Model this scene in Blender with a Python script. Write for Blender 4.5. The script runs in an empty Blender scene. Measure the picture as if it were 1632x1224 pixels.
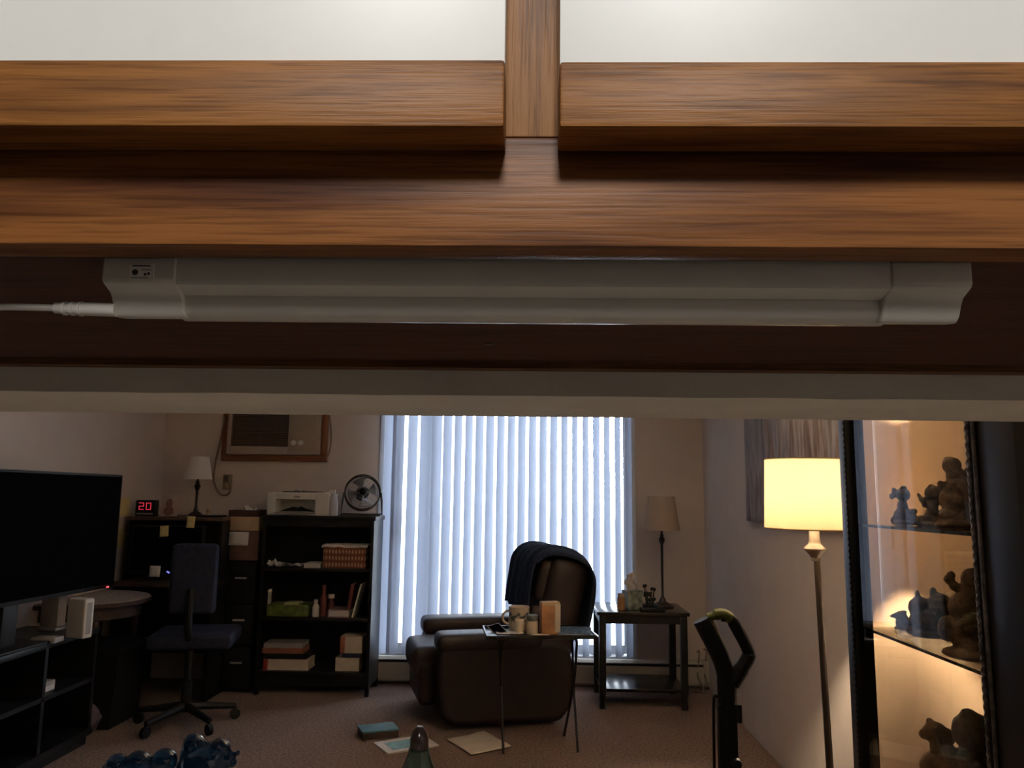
import bpy, bmesh, math, random
from mathutils import Vector, Matrix, noise
random.seed(7)
sc = bpy.context.scene
COL = sc.collection
R = math.radians

# ------------------------------------------------------------------ camera
EYE = 1.33
FPX = 1256.0
pitch, yaw, roll = R(8.15), R(1.3), R(.7)
_f = Vector((-math.sin(yaw)*math.cos(pitch), math.cos(yaw)*math.cos(pitch), math.sin(pitch)))
_r = Vector((math.cos(yaw), math.sin(yaw), 0)); _u = _r.cross(_f)
_R = _r*math.cos(roll) + _u*math.sin(roll); _U = -_r*math.sin(roll) + _u*math.cos(roll)
cd = bpy.data.cameras.new('camera'); cam = bpy.data.objects.new('camera', cd); COL.objects.link(cam)
cd.sensor_width = 36; cd.lens = 36*FPX/1632; cd.clip_start = .02; cd.clip_end = 300
cam.matrix_world = Matrix(((_R.x, _U.x, -_f.x, 0), (_R.y, _U.y, -_f.y, 0), (_R.z, _U.z, -_f.z, EYE), (0, 0, 0, 1)))
sc.camera = cam
def at(px, py, Y=None, Z=None, X=None):
    d = _f + _R*((px-816)/FPX) - _U*((py-612)/FPX)
    t = Y/d.y if Y is not None else ((Z-EYE)/d.z if Z is not None else X/d.x)
    return Vector((0, 0, EYE)) + d*t

# ------------------------------------------------------------------ light and exposure
vs = sc.view_settings
vs.view_transform = 'Standard'; vs.look = 'None'; vs.exposure = 0.0; vs.gamma = 1.0; vs.use_curve_mapping = False
cy = sc.cycles
cy.max_bounces = 12; cy.diffuse_bounces = 8; cy.glossy_bounces = 4; cy.transmission_bounces = 10; cy.transparent_max_bounces = 24
cy.caustics_reflective = False; cy.caustics_refractive = False; cy.sample_clamp_indirect = 6
SKY = 6.3           # radiance of the overcast sky
GLOW = 400.0          # veiled sun low behind the blinds
KITCHEN_W = 63.0
BULB_W = 300.0
w = bpy.data.worlds.new('overcast_sky'); sc.world = w; w.use_nodes = True
nt = w.node_tree; nt.nodes.clear()
def N(nt, t, **kw):
    n = nt.nodes.new(t)
    for k, v in kw.items(): setattr(n, k, v)
    return n
_out = N(nt, 'ShaderNodeOutputWorld'); _bg = N(nt, 'ShaderNodeBackground'); _tc = N(nt, 'ShaderNodeTexCoord')
_nrm = N(nt, 'ShaderNodeVectorMath', operation='NORMALIZE'); nt.links.new(_tc.outputs['Generated'], _nrm.inputs[0])
_dot = N(nt, 'ShaderNodeVectorMath', operation='DOT_PRODUCT'); nt.links.new(_nrm.outputs[0], _dot.inputs[0])
_sd = (at(990, 705, Y=10)-Vector((0, 0, EYE))).normalized(); _dot.inputs[1].default_value = _sd
_mx = N(nt, 'ShaderNodeMath', operation='MAXIMUM'); nt.links.new(_dot.outputs['Value'], _mx.inputs[0]); _mx.inputs[1].default_value = 0
_pw = N(nt, 'ShaderNodeMath', operation='POWER'); nt.links.new(_mx.outputs[0], _pw.inputs[0]); _pw.inputs[1].default_value = 700
_ml = N(nt, 'ShaderNodeMath', operation='MULTIPLY_ADD'); nt.links.new(_pw.outputs[0], _ml.inputs[0]); _ml.inputs[1].default_value = GLOW; _ml.inputs[2].default_value = SKY
_bg.inputs['Color'].default_value = (.84, .93, 1.04, 1)
nt.links.new(_ml.outputs[0], _bg.inputs['Strength']); nt.links.new(_bg.outputs[0], _out.inputs[0])
def point_light(name, loc, watts, col, rad):
    l = bpy.data.lights.new(name, 'POINT'); l.energy = watts; l.color = col; l.shadow_soft_size = rad
    o = bpy.data.objects.new(name, l); COL.objects.link(o); o.location = loc
    return o
point_light('kitchen_ceiling_lamp', (.04, -.95, 2.2), KITCHEN_W, (1, .98, .945), .13)

# ------------------------------------------------------------------ helpers
class MB:
    def __init__(s): s.bm = bmesh.new()
    def _xf(s, verts, m):
        if m is not None: bmesh.ops.transform(s.bm, matrix=m, verts=verts)
    def box(s, x0, x1, y0, y1, z0, z1, bev=0, seg=2, m=None):
        r = bmesh.ops.create_cube(s.bm, size=1)['verts']
        for v in r:
            v.co = Vector(((x0+x1)/2+v.co.x*(x1-x0), (y0+y1)/2+v.co.y*(y1-y0), (z0+z1)/2+v.co.z*(z1-z0)))
        if bev:
            ed = list({e for v in r for e in v.link_edges})
            g = bmesh.ops.bevel(s.bm, geom=ed, offset=bev, segments=seg, profile=.6, affect='EDGES')
            r = list({v for f in g['faces'] for v in f.verts} | {v for v in r if v.is_valid})
        s._xf(r, m); return s
    def tube(s, path, r, n=10, cap=True, squash=None):
        path = [Vector(p) for p in path]; rings = []
        rs = r if isinstance(r, (list, tuple)) else [r]*len(path)
        prev = None
        for i, p in enumerate(path):
            t = (path[min(i+1, len(path)-1)]-path[max(i-1, 0)]).normalized()
            a = prev if prev is not None else (Vector((0, 0, 1)) if abs(t.z) < .9 else Vector((0, 1, 0)))
            a = (a - t*a.dot(t)).normalized(); prev = a; b = t.cross(a)
            ring = []
            for k in range(n):
                an = 2*math.pi*k/n
                o = a*math.cos(an)*rs[i]+b*math.sin(an)*rs[i]
                if squash: o = Vector((o.x*squash[0], o.y*squash[1], o.z*squash[2]))
                ring.append(s.bm.verts.new(p+o))
            rings.append(ring)
        for i in range(len(rings)-1):
            for k in range(n):
                s.bm.faces.new((rings[i][k], rings[i][(k+1) % n], rings[i+1][(k+1) % n], rings[i+1][k]))
        if cap:
            s.bm.faces.new(rings[0][::-1]); s.bm.faces.new(rings[-1])
        return s
    def lathe(s, prof, n=28, c=(0, 0, 0), close=True, ruffle=None, m=None):
        rings = []; c = Vector(c); vs_ = []
        for r, z in prof:
            ring = []
            for k in range(n):
                an = 2*math.pi*k/n; rr = max(r, 1e-4); zz = z
                if ruffle: rr, zz = ruffle(rr, zz, an)
                ring.append(s.bm.verts.new(c+Vector((rr*math.cos(an), rr*math.sin(an), zz))))
            rings.append(ring); vs_ += ring
        for i in range(len(rings)-1):
            for k in range(n):
                s.bm.faces.new((rings[i][k], rings[i][(k+1) % n], rings[i+1][(k+1) % n], rings[i+1][k]))
        if close:
            s.bm.faces.new(rings[0][::-1]); s.bm.faces.new(rings[-1])
        s._xf(vs_, m); return s
    def sph(s, c, r, sc_=(1, 1, 1), m=None, sub=2):
        g = bmesh.ops.create_icosphere(s.bm, subdivisions=sub, radius=1)['verts']
        for v in g: v.co = Vector((v.co.x*r*sc_[0], v.co.y*r*sc_[1], v.co.z*r*sc_[2]))
        if m is not None: bmesh.ops.transform(s.bm, matrix=m, verts=g)
        for v in g: v.co += Vector(c)
        return s
    def prism(s, poly, a0, a1, axis='x'):
        def mk(p, a): return {'x': (a, p[0], p[1]), 'y': (p[0], a, p[1]), 'z': (p[0], p[1], a)}[axis]
        v0 = [s.bm.verts.new(mk(p, a0)) for p in poly]; v1 = [s.bm.verts.new(mk(p, a1)) for p in poly]; n = len(poly)
        for k in range(n): s.bm.faces.new((v0[k], v0[(k+1) % n], v1[(k+1) % n], v1[k]))
        s.bm.faces.new(v0[::-1]); s.bm.faces.new(v1); return s
    def grid(s, fn, nu, nv):
        g = [[s.bm.verts.new(fn(i/nu, j/nv)) for j in range(nv+1)] for i in range(nu+1)]
        for i in range(nu):
            for j in range(nv): s.bm.faces.new((g[i][j], g[i+1][j], g[i+1][j+1], g[i][j+1]))
        return s

def obj(name, mb, m, parent=None, loc=None, rot=None, smooth=35, mods=()):
    me = bpy.data.meshes.new(name); bmesh.ops.recalc_face_normals(mb.bm, faces=mb.bm.faces)
    mb.bm.to_mesh(me); mb.bm.free()
    me.materials.append(m)
    if smooth:
        me.shade_smooth(); me.set_sharp_from_angle(angle=R(smooth))
    o = bpy.data.objects.new(name, me); COL.objects.link(o)
    if parent: o.parent = parent
    if loc is not None: o.location = loc
    if rot is not None: o.rotation_euler = rot
    for t, kw in mods:
        md = o.modifiers.new(t.lower(), t)
        for k, v in kw.items(): setattr(md, k, v)
    return o
def tag(o, label, cat, group=None, kind=None):
    o['label'] = label; o['category'] = cat
    if group: o['group'] = group
    if kind: o['kind'] = kind
    return o
def thing(name, label, cat, loc=(0, 0, 0), rz=0, group=None, rot=None):
    o = bpy.data.objects.new(name, None); COL.objects.link(o); o.empty_display_size = .05
    o.location = loc; o.rotation_euler = rot if rot else (0, 0, rz)
    return tag(o, label, cat, group)
def struct(name, mb, m, parent=None, smooth=0, loc=None):
    o = obj(name, mb, m, parent, smooth=smooth, loc=loc)
    if parent is None: o['kind'] = 'structure'
    return o
def box(name, dims, m, parent=None, bev=0, seg=2, loc=None, rot=None):
    return obj(name, MB().box(*dims, bev=bev, seg=seg), m, parent, loc=loc, rot=rot)
def arc(c, r, a0, a1, n, plane='xz'):
    o = []
    for i in range(n+1):
        a = R(a0+(a1-a0)*i/n); p = [c[0], c[1], c[2]]
        ia, ib = {'xz': (0, 2), 'xy': (0, 1), 'yz': (1, 2)}[plane]
        p[ia] += r*math.cos(a); p[ib] += r*math.sin(a); o.append(tuple(p))
    return o
def smooth_path(pts, k=6):
    pts = [Vector(p) for p in pts]; out = []
    for i in range(len(pts)-1):
        p0, p1, p2, p3 = pts[max(i-1, 0)], pts[i], pts[i+1], pts[min(i+2, len(pts)-1)]
        for j in range(k):
            t = j/k
            out.append(.5*((2*p1)+(p2-p0)*t+(2*p0-5*p1+4*p2-p3)*t*t+(3*p1-p0-3*p2+p3)*t**3))
    out.append(pts[-1]); return out

# ------------------------------------------------------------------ materials
def mat(name, col, rough=.6, var=.12, scale=18, bump=0, bscale=220, metal=0, spec=.5, stretch=(1, 1, 1), emit=None, estr=1, sheen=0, coat=0):
    m = bpy.data.materials.new(name); m.use_nodes = True; t = m.node_tree; b = t.nodes['Principled BSDF']
    tc = N(t, 'ShaderNodeTexCoord'); mp = N(t, 'ShaderNodeMapping'); mp.inputs['Scale'].default_value = stretch
    t.links.new(tc.outputs['Object'], mp.inputs[0])
    nz = N(t, 'ShaderNodeTexNoise'); nz.inputs['Scale'].default_value = scale; nz.inputs['Detail'].default_value = 5
    t.links.new(mp.outputs[0], nz.inputs['Vector'])
    rp = N(t, 'ShaderNodeValToRGB'); rp.color_ramp.elements[0].position = .32; rp.color_ramp.elements[1].position = .68
    rp.color_ramp.elements[0].color = tuple(c*(1-var) for c in col)+(1,); rp.color_ramp.elements[1].color = tuple(min(1, c*(1+var)) for c in col)+(1,)
    t.links.new(nz.outputs['Fac'], rp.inputs[0]); t.links.new(rp.outputs[0], b.inputs['Base Color'])
    b.inputs['Roughness'].default_value = rough; b.inputs['Metallic'].default_value = metal; b.inputs['Specular IOR Level'].default_value = spec
    b.inputs['Sheen Weight'].default_value = sheen; b.inputs['Coat Weight'].default_value = coat
    if emit:
        b.inputs['Emission Color'].default_value = emit+(1,); b.inputs['Emission Strength'].default_value = estr
    if bump:
        n2 = N(t, 'ShaderNodeTexNoise'); n2.inputs['Scale'].default_value = bscale; n2.inputs['Detail'].default_value = 3
        t.links.new(mp.outputs[0], n2.inputs['Vector'])
        bp = N(t, 'ShaderNodeBump'); bp.inputs['Strength'].default_value = bump; bp.inputs['Distance'].default_value = .004
        t.links.new(n2.outputs['Fac'], bp.inputs['Height']); t.links.new(bp.outputs[0], b.inputs['Normal'])
    return m
def ramp(t, src, stops):
    rp = N(t, 'ShaderNodeValToRGB'); cr = rp.color_ramp
    while len(cr.elements) < len(stops): cr.elements.new(.5)
    for e, (p, c) in zip(cr.elements, stops): e.position = p; e.color = tuple(c)+(1,)
    t.links.new(src, rp.inputs[0]); return rp.outputs[0]
def oak(name, axis, light=(.27, .110, .026), dark=(.085, .030, .009), rough=.42, seed=0.0, shear=0.0, freq=1.0):
    m = bpy.data.materials.new(name); m.use_nodes = True; t = m.node_tree; b = t.nodes['Principled BSDF']
    tc = N(t, 'ShaderNodeTexCoord'); mp = N(t, 'ShaderNodeMapping')
    s_ = [60*freq]*3; s_['xyz'.index(axis)] = 5.0*freq; mp.inputs['Scale'].default_value = s_; mp.inputs['Location'].default_value = (seed, seed*.7, seed*1.3)
    if shear: mp.inputs['Rotation'].default_value = (0, shear, 0)
    t.links.new(tc.outputs['Object'], mp.inputs[0])
    n1 = N(t, 'ShaderNodeTexNoise'); n1.inputs['Scale'].default_value = 1.6; n1.inputs['Detail'].default_value = 6; n1.inputs['Distortion'].default_value = .5
    t.links.new(mp.outputs[0], n1.inputs['Vector'])
    mp2 = N(t, 'ShaderNodeMapping'); s2 = [900*freq]*3; s2['xyz'.index(axis)] = 26*freq; mp2.inputs['Scale'].default_value = s2
    t.links.new(tc.outputs['Object'], mp2.inputs[0])
    n2 = N(t, 'ShaderNodeTexNoise'); n2.inputs['Scale'].default_value = 1; n2.inputs['Detail'].default_value = 3
    t.links.new(mp2.outputs[0], n2.inputs['Vector'])
    mid = tuple((a+c)/2*1.08 for a, c in zip(light, dark))
    c1 = ramp(t, n1.outputs['Fac'], [(.3, dark), (.46, mid), (.56, light), (.75, tuple(c*1.1 for c in light))])
    c2 = ramp(t, n2.outputs['Fac'], [(.36, (.5, .45, .42)), (.5, (1, 1, 1))])
    mx = N(t, 'ShaderNodeMix', data_type='RGBA', blend_type='MULTIPLY'); mx.inputs[0].default_value = .7
    t.links.new(c1, mx.inputs[6]); t.links.new(c2, mx.inputs[7]); t.links.new(mx.outputs[2], b.inputs['Base Color'])
    b.inputs['Roughness'].default_value = rough; b.inputs['Specular IOR Level'].default_value = .2
    bp = N(t, 'ShaderNodeBump'); bp.inputs['Strength'].default_value = .25; bp.inputs['Distance'].default_value = .001
    t.links.new(n2.outputs['Fac'], bp.inputs['Height']); t.links.new(bp.outputs[0], b.inputs['Normal'])
    return m
def translucent(name, col, tcol, fwd=0.0, back=.5, rough=.35):
    m = bpy.data.materials.new(name); m.use_nodes = True; t = m.node_tree; t.nodes.clear()
    o = N(t, 'ShaderNodeOutputMaterial'); d = N(t, 'ShaderNodeBsdfDiffuse'); tr = N(t, 'ShaderNodeBsdfTranslucent'); mx = N(t, 'ShaderNodeMixShader')
    tc = N(t, 'ShaderNodeTexCoord'); nz = N(t, 'ShaderNodeTexNoise'); nz.inputs['Scale'].default_value = 160; t.links.new(tc.outputs['Object'], nz.inputs['Vector'])
    t.links.new(ramp(t, nz.outputs['Fac'], [(.3, tuple(c*.93 for c in col)), (.7, col)]), d.inputs[0])
    tr.inputs[0].default_value = tcol+(1,); mx.inputs[0].default_value = back
    t.links.new(d.outputs[0], mx.inputs[1]); t.links.new(tr.outputs[0], mx.inputs[2])
    last = mx.outputs[0]
    if fwd:
        rf = N(t, 'ShaderNodeBsdfRefraction'); rf.inputs['IOR'].default_value = 1.35; rf.inputs['Roughness'].default_value = rough; rf.inputs[0].default_value = tcol+(1,)
        m2 = N(t, 'ShaderNodeMixShader'); m2.inputs[0].default_value = fwd; t.links.new(last, m2.inputs[1]); t.links.new(rf.outputs[0], m2.inputs[2]); last = m2.outputs[0]
    t.links.new(last, o.inputs[0]); return m
def thin_glass(name, tint=(1, 1, 1), base=.045, gain=.95):
    m = bpy.data.materials.new(name); m.use_nodes = True; t = m.node_tree; t.nodes.clear()
    o = N(t, 'ShaderNodeOutputMaterial'); tr = N(t, 'ShaderNodeBsdfTransparent'); gl = N(t, 'ShaderNodeBsdfGlossy'); gl.inputs['Roughness'].default_value = .0
    tr.inputs[0].default_value = tint+(1,)
    lw = N(t, 'ShaderNodeLayerWeight'); lw.inputs[0].default_value = .5
    p = N(t, 'ShaderNodeMath', operation='POWER'); p.inputs[1].default_value = 5; t.links.new(lw.outputs['Facing'], p.inputs[0])
    a = N(t, 'ShaderNodeMath', operation='MULTIPLY_ADD'); a.inputs[1].default_value = gain; a.inputs[2].default_value = base; t.links.new(p.outputs[0], a.inputs[0])
    mx = N(t, 'ShaderNodeMixShader'); t.links.new(a.outputs[0], mx.inputs[0]); t.links.new(tr.outputs[0], mx.inputs[1]); t.links.new(gl.outputs[0], mx.inputs[2])
    t.links.new(mx.outputs[0], o.inputs[0]); return m
def glassy(name, col, rough=.06):
    m = bpy.data.materials.new(name); m.use_nodes = True; b = m.node_tree.nodes['Principled BSDF']; t = m.node_tree
    b.inputs['Transmission Weight'].default_value = .85; b.inputs['Roughness'].default_value = rough; b.inputs['IOR'].default_value = 1.45
    tc = N(t, 'ShaderNodeTexCoord'); nz = N(t, 'ShaderNodeTexNoise'); nz.inputs['Scale'].default_value = 40; t.links.new(tc.outputs['Object'], nz.inputs['Vector'])
    t.links.new(ramp(t, nz.outputs['Fac'], [(.35, tuple(c*.7 for c in col)), (.65, col)]), b.inputs['Base Color']); return m

WALL = mat('cream_wall_paint', (.66, .57, .50), .85, .03, 6, .25, 160)
KWALL = mat('kitchen_wall_paint', (.065, .058, .05), .85, .04, 6, .2, 160)
HDR = mat('header_paint', (.72, .68, .60), .8, .10, 7, .3, 90)
CEIL = mat('ceiling_paint', (.78, .74, .68), .95, .04, 20, .5, 90)
def carpet():
    m = mat('brown_carpet', (.13, .072, .05), 1.0, .75, 75, 1.0, 240, spec=.1, sheen=.2)
    return m
CARPET = carpet()
VINYL = mat('kitchen_vinyl', (.07, .06, .05), .5, .15, 8)
WHITE_LAM = mat('white_laminate', (.80, .80, .765), .35, .012, 60)
OAK_X = oak('oak_grain_across', 'x', seed=2.0)
OAK_X2 = oak('oak_face_rail', 'x', light=(.26, .10, .028), dark=(.055, .016, .008), seed=5.2, shear=.05, freq=.6)
OAK_Z = oak('oak_grain_upright', 'z', light=(.32, .15, .055), dark=(.12, .055, .025), seed=8.0, freq=1.0)
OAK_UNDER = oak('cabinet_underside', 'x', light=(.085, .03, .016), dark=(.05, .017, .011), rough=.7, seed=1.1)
OAK_BACK = oak('oak_back_strip', 'x', light=(.16, .075, .03), dark=(.09, .035, .014), rough=.6, seed=3.3)
FIX_WHITE = mat('white_plastic_housing', (.60, .58, .53), .38, .03, 40)
FIX_DIFF = mat('frosted_diffuser', (.63, .60, .55), .25, .02, 40)
STICKER = mat('sticker_paper', (.72, .72, .68), .5, .05, 200)
INK = mat('dark_ink', (.03, .03, .03), .5, .05)
BLACK = mat('black_lacquer', (.008, .008, .009), .42, .3, 12, spec=.28)
BLACKM = mat('black_matte_plastic', (.008, .008, .009), .55, .25, 14, spec=.25)
SCREEN = mat('dark_screen', (.003, .003, .004), .5, .1, 3, spec=0)
WHITE_PL = mat('white_plastic', (.66, .64, .58), .45, .04, 12)
GREY_PL = mat('grey_plastic', (.30, .29, .28), .5, .1, 12)
TAN = mat('tan_cardboard', (.47, .33, .20), .8, .12, 12)
CREAM = mat('cream_paper', (.62, .53, .42), .8, .08, 12)
PAPER = mat('white_paper', (.66, .62, .58), .8, .06, 12)
NOTE = mat('yellow_note_paper', (.66, .54, .22), .8, .06, 20)
BROWN_LEATHER = mat('brown_leather', (.021, .012, .012), .48, .22, 14, .25, 300, spec=.35)
NAVY = mat('navy_knit', (.018, .023, .040), .95, .35, 60, .9, 260, spec=.1)
NAVYC = mat('navy_upholstery', (.020, .024, .045), .85, .3, 40, .5, 260, spec=.2)
DARKWOOD = mat('espresso_wood', (.016, .010, .008), .38, .35, 10, stretch=(1, 1, 6))
DESKW = mat('dark_brown_desk', (.045, .022, .016), .5, .3, 10, stretch=(6, 1, 1))
CURIO = mat('ebony_cabinet_wood', (.012, .009, .008), .4, .3, 10)
BRONZE = mat('bronze_metal', (.030, .019, .013), .45, .25, 20, metal=.2)
PEWTER = mat('pewter_metal', (.22, .18, .15), .38, .15, 20, metal=.5)
SHADE_OFF = translucent('linen_shade_cream', (.62, .50, .40), (.55, .42, .32), back=.35)
SHADE_LIT = translucent('linen_shade_lit', (.85, .78, .62), (.95, .84, .66), back=.62)
SLAT = translucent('vinyl_slat', (.66, .67, .70), (.60, .64, .72), fwd=.24, back=.5, rough=.42)
PANE = thin_glass('window_glass')
CURIO_GLASS = thin_glass('cabinet_glass', (.95, .90, .83), base=.055, gain=1.0)
SHELF_GLASS = thin_glass('shelf_glass', (.93, .96, .94), base=.06)
SHELF_EDGE = mat('shelf_glass_edge', (.03, .045, .04), .2, .1)
FRAME_WHITE = mat('white_window_frame', (.68, .70, .74), .5, .04, 10)
HEATER = mat('heater_enamel', (.46, .42, .36), .5, .06, 10)
FIG = mat('grey_stoneware', (.15, .13, .115), .6, .35, 45, .5, 160)
FIG2 = mat('brown_stoneware', (.22, .16, .115), .65, .4, 50, .6, 160)

# ------------------------------------------------------------------ room shell
XL, XR, YB, HC = -2.75, 1.29, 5.9, 2.44
KXL, KYB = -2.3, -2.3
wx0, wx1, wz0, wz1 = -1.118, .79, .18, 2.2
struct('floor', MB().box(XL-.1, XR+.1, .61, YB+.12, -.1, 0), CARPET)
struct('floor_kitchen', MB().box(KXL-.1, XR+.1, KYB-.1, .61, -.1, 0), VINYL)
struct('ceiling', MB().box(XL-.1, XR+.1, .7, YB+.12, HC, HC+.1), CEIL)
struct('ceiling_kitchen', MB().box(XL-.1, XR+.1, KYB-.1, .7, HC, HC+.1), KWALL)
struct('wall_left', MB().box(XL-.1, XL, .61, YB+.12, 0, HC), WALL)
struct('wall_right', MB().box(XR, XR+.1, KYB-.1, YB+.12, 0, HC), WALL)
struct('wall_back', MB().box(XL, wx0, YB, YB+.12, 0, HC).box(wx1, XR, YB, YB+.12, 0, HC).box(wx0, wx1, YB, YB+.12, 0, wz0).box(wx0, wx1, YB, YB+.12, wz1, HC), WALL)
struct('wall_kitchen', MB().box(KXL-.1, KXL, KYB-.1, .61, 0, HC).box(KXL, XR, KYB-.1, KYB, 0, HC).box(XL, KXL, .5, .61, 0, HC), KWALL)
# header over the pass-through, with a slightly uneven lower edge
hb = MB()
hb.grid(lambda u, v: Vector((KXL+(XR-KXL)*u, .61, [1.408, HC][int(v)] + (noise.noise(Vector((u*60, 0, 0)))*.0007 if v == 0 else 0))), 120, 1)
hb.grid(lambda u, v: Vector((KXL+(XR-KXL)*u, .61+.16*v, 1.408 + (noise.noise(Vector((u*60, 0, 0)))*.0007 if v == 0 else noise.noise(Vector((u*50, 9, 0)))*.0008))), 120, 1)
hb.grid(lambda u, v: Vector((KXL+(XR-KXL)*u, .77, [1.408, HC][int(v)] + (noise.noise(Vector((u*50, 9, 0)))*.0008 if v == 0 else 0))), 120, 1)
struct('wall_header', hb, HDR)
struct('wall_peninsula', MB().box(KXL, XR, .61, .73, 0, .88), KWALL)
struct('ground_outside', MB().box(-40, 40, YB+.3, 90, -1.2, -1.0), mat('pale_snowy_ground', (.62, .66, .72), .9, .12, .4))

# ---- sliding window door with white frame
win = bpy.data.objects.new('window_1', None); COL.objects.link(win); win['kind'] = 'structure'
fy0, fy1 = YB+.015, YB+.095
obj('jamb', MB().box(wx0, wx0+.035, YB-.012, fy1, wz0, wz1, .004), FRAME_WHITE, win)
obj('jamb', MB().box(wx1-.035, wx1, YB-.012, fy1, wz0, wz1, .004), FRAME_WHITE, win)
obj('head', MB().box(wx0, wx1, YB-.012, fy1, wz1-.04, wz1, .004), FRAME_WHITE, win)
obj('track', MB().box(wx0, wx1, YB-.012, fy1, wz0, wz0+.025, .004), FRAME_WHITE, win)
ms_ = at(684, 800, Y=YB+.06).x
sl_ = at(631, 800, Y=YB+.03).x
for nm, a, b_, y, wl, wr in (('sliding_sash', sl_, ms_+.022, fy0, .045, .044), ('fixed_sash', ms_-.022, wx1-.034, fy0+.045, .044, .05)):
    fr = MB().box(a, a+wl, y, y+.03, wz0+.03, wz1-.045, .004).box(b_-wr, b_, y, y+.03, wz0+.03, wz1-.045, .004)
    fr.box(a+wl, b_-wr, y, y+.03, wz0+.026, wz0+.09, .004).box(a+wl, b_-wr, y, y+.03, wz1-.11, wz1-.041, .004)
    if nm == 'sliding_sash': fr.box(a+.012, a+.022, y-.012, y+.002, wz0+.03, wz1-.045, .003)
    s_ = obj(nm, fr, FRAME_WHITE, win)
    obj('pane', MB().box(a+wl-.005, b_-wr+.005, y+.012, y+.018, wz0+.085, wz1-.105), PANE, s_, smooth=0)
    if nm == 'sliding_sash':
        hz = at(638, 840, Y=y).z; hx = a+wl-.012
        h = MB().tube(smooth_path([(hx, y, hz-.1), (hx, y-.035, hz-.09), (hx, y-.04, hz), (hx, y-.035, hz+.09), (hx, y, hz+.1)]), .011, 8)
        h.box(hx-.014, hx+.014, y-.006, y+.002, hz-.11, hz+.11)
        obj('door_pull', h, BLACKM, s_)

# ---- vertical blinds: every slat a part
bl = thing('vertical_blinds', 'white vertical blinds half open across the bright sliding door', 'blinds', (0, YB-.06, wz0+.02))
obj('headrail', MB().box(wx0-.02, wx1+.02, -.03, .035, 2.02, 2.07, .005), FRAME_WHITE, bl)
slat_px = [619, 632, 655, 676] + [694+17.1*i for i in range(19)]
slat_x = [at(q, 800, Y=YB-.06).x for q in slat_px]
th = R(52)
def slat_mesh():
    g = MB(); wd = .089; n = 6
    pts = []
    for i in range(n+1):
        u = (i/n-.5)*wd; c = .0055*(1-(2*i/n-1)**2)
        pts.append((u*math.cos(th)+c*math.sin(th), u*math.sin(th)-c*math.cos(th)))
    off = (.0009*math.sin(th), -.0009*math.cos(th))
    return g.prism(pts+[(p[0]+off[0], p[1]+off[1]) for p in reversed(pts)], 0, 2.0, 'z')
s0 = obj('slat', slat_mesh(), SLAT, bl, loc=(slat_x[0], 0, .01), rot=(0, 0, R(-24)))
for i in range(1, len(slat_x)):
    s = s0.copy(); COL.objects.link(s); s.location = (slat_x[i], random.uniform(-.003, .003), .01+random.uniform(-.003, .003)); s.rotation_euler = (0, 0, R(random.uniform(-4, 4)))
    if i in (1, 3): s.rotation_euler.z = R(-24)
    if i == 2: s.rotation_euler.z = R(-6)
    if i == 4: s.rotation_euler.z = R(-10)

# ---- baseboard heater
ht = thing('baseboard_heater', 'long cream baseboard heater under the sliding door', 'heater', (.08, YB, 0))
hl = 1.19
obj('cover', MB().prism([(-.002, .02), (-.062, .02), (-.07, .03), (-.07, .145), (-.062, .15), (-.058, .145), (-.058, .03), (-.002, .03)], -hl, hl), HEATER, ht)
obj('top_hood', MB().prism([(-.002, .15), (-.002, .19), (-.045, .19), (-.066, .172), (-.063, .168), (-.044, .183), (-.008, .183), (-.008, .15)], -hl, hl), HEATER, ht)
obj('damper', MB().box(-hl, hl, -.05, -.01, .15, .158), BLACKM, ht)
for s in (-1, 1): obj('end_cap', MB().box(s*hl-.02, s*hl+.02, -.073, -.001, .018, .193, .004), HEATER, ht)

# ------------------------------------------------------------------ kitchen wall cabinet
FY = .306; CB = 1.43; CX0, CX1 = -.94, .96; DBK = .606
dy = FY-.021
zr0, zr1 = at(816, 206, Y=dy).z, at(816, 99, Y=dy).z
gx0, gx1 = at(804, 150, Y=dy).x, at(892, 150, Y=dy).x
kc = thing('wall_cabinet', 'hanging kitchen cabinet with white doors and oak trim above the pass-through', 'cabinet', (0, 0, 0))
sxa, sxb = at(806, 180, Y=FY).x-.006, at(890, 180, Y=FY).x+.006
zj = at(848, 219, Y=FY).z
obj('bottom_rail', MB().box(CX0, CX1, FY, FY+.019, CB, zj, .0008), OAK_X2, kc)
obj('stile', MB().box(sxa, sxb, FY, FY+.019, zj+.0003, 2.15, .0008), OAK_Z, kc)
for x in (CX0, CX1-.04): obj('stile', MB().box(x, x+.04, FY, FY+.019, zj+.0003, 2.15, .0008), OAK_Z, kc)
obj('top_rail', MB().box(CX0+.04, CX1-.04, FY, FY+.019, 2.11, 2.15), OAK_X, kc)
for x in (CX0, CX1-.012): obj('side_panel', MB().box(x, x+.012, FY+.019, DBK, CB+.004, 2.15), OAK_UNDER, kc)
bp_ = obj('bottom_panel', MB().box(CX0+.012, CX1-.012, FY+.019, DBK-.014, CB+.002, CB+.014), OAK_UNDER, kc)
ph = at(780, 548, Z=CB+.002); ph2 = at(752, 541, Z=CB+.002)
obj('screw_hole', MB().lathe([(.0035, -.0006), (.0035, .001)], 16, (ph.x, ph.y, CB+.002)), mat('dark_hole_plug', (.012, .014, .017), .5), bp_)
obj('screw_hole', MB().lathe([(.0013, -.0004), (.0013, .001)], 10, (ph2.x, ph2.y, CB+.002)), INK, bp_)
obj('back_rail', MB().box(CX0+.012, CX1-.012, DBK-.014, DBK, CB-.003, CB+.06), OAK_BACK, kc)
obj('top_panel', MB().box(CX0+.012, CX1-.012, FY+.019, DBK, 2.13, 2.145), OAK_UNDER, kc)
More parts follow.
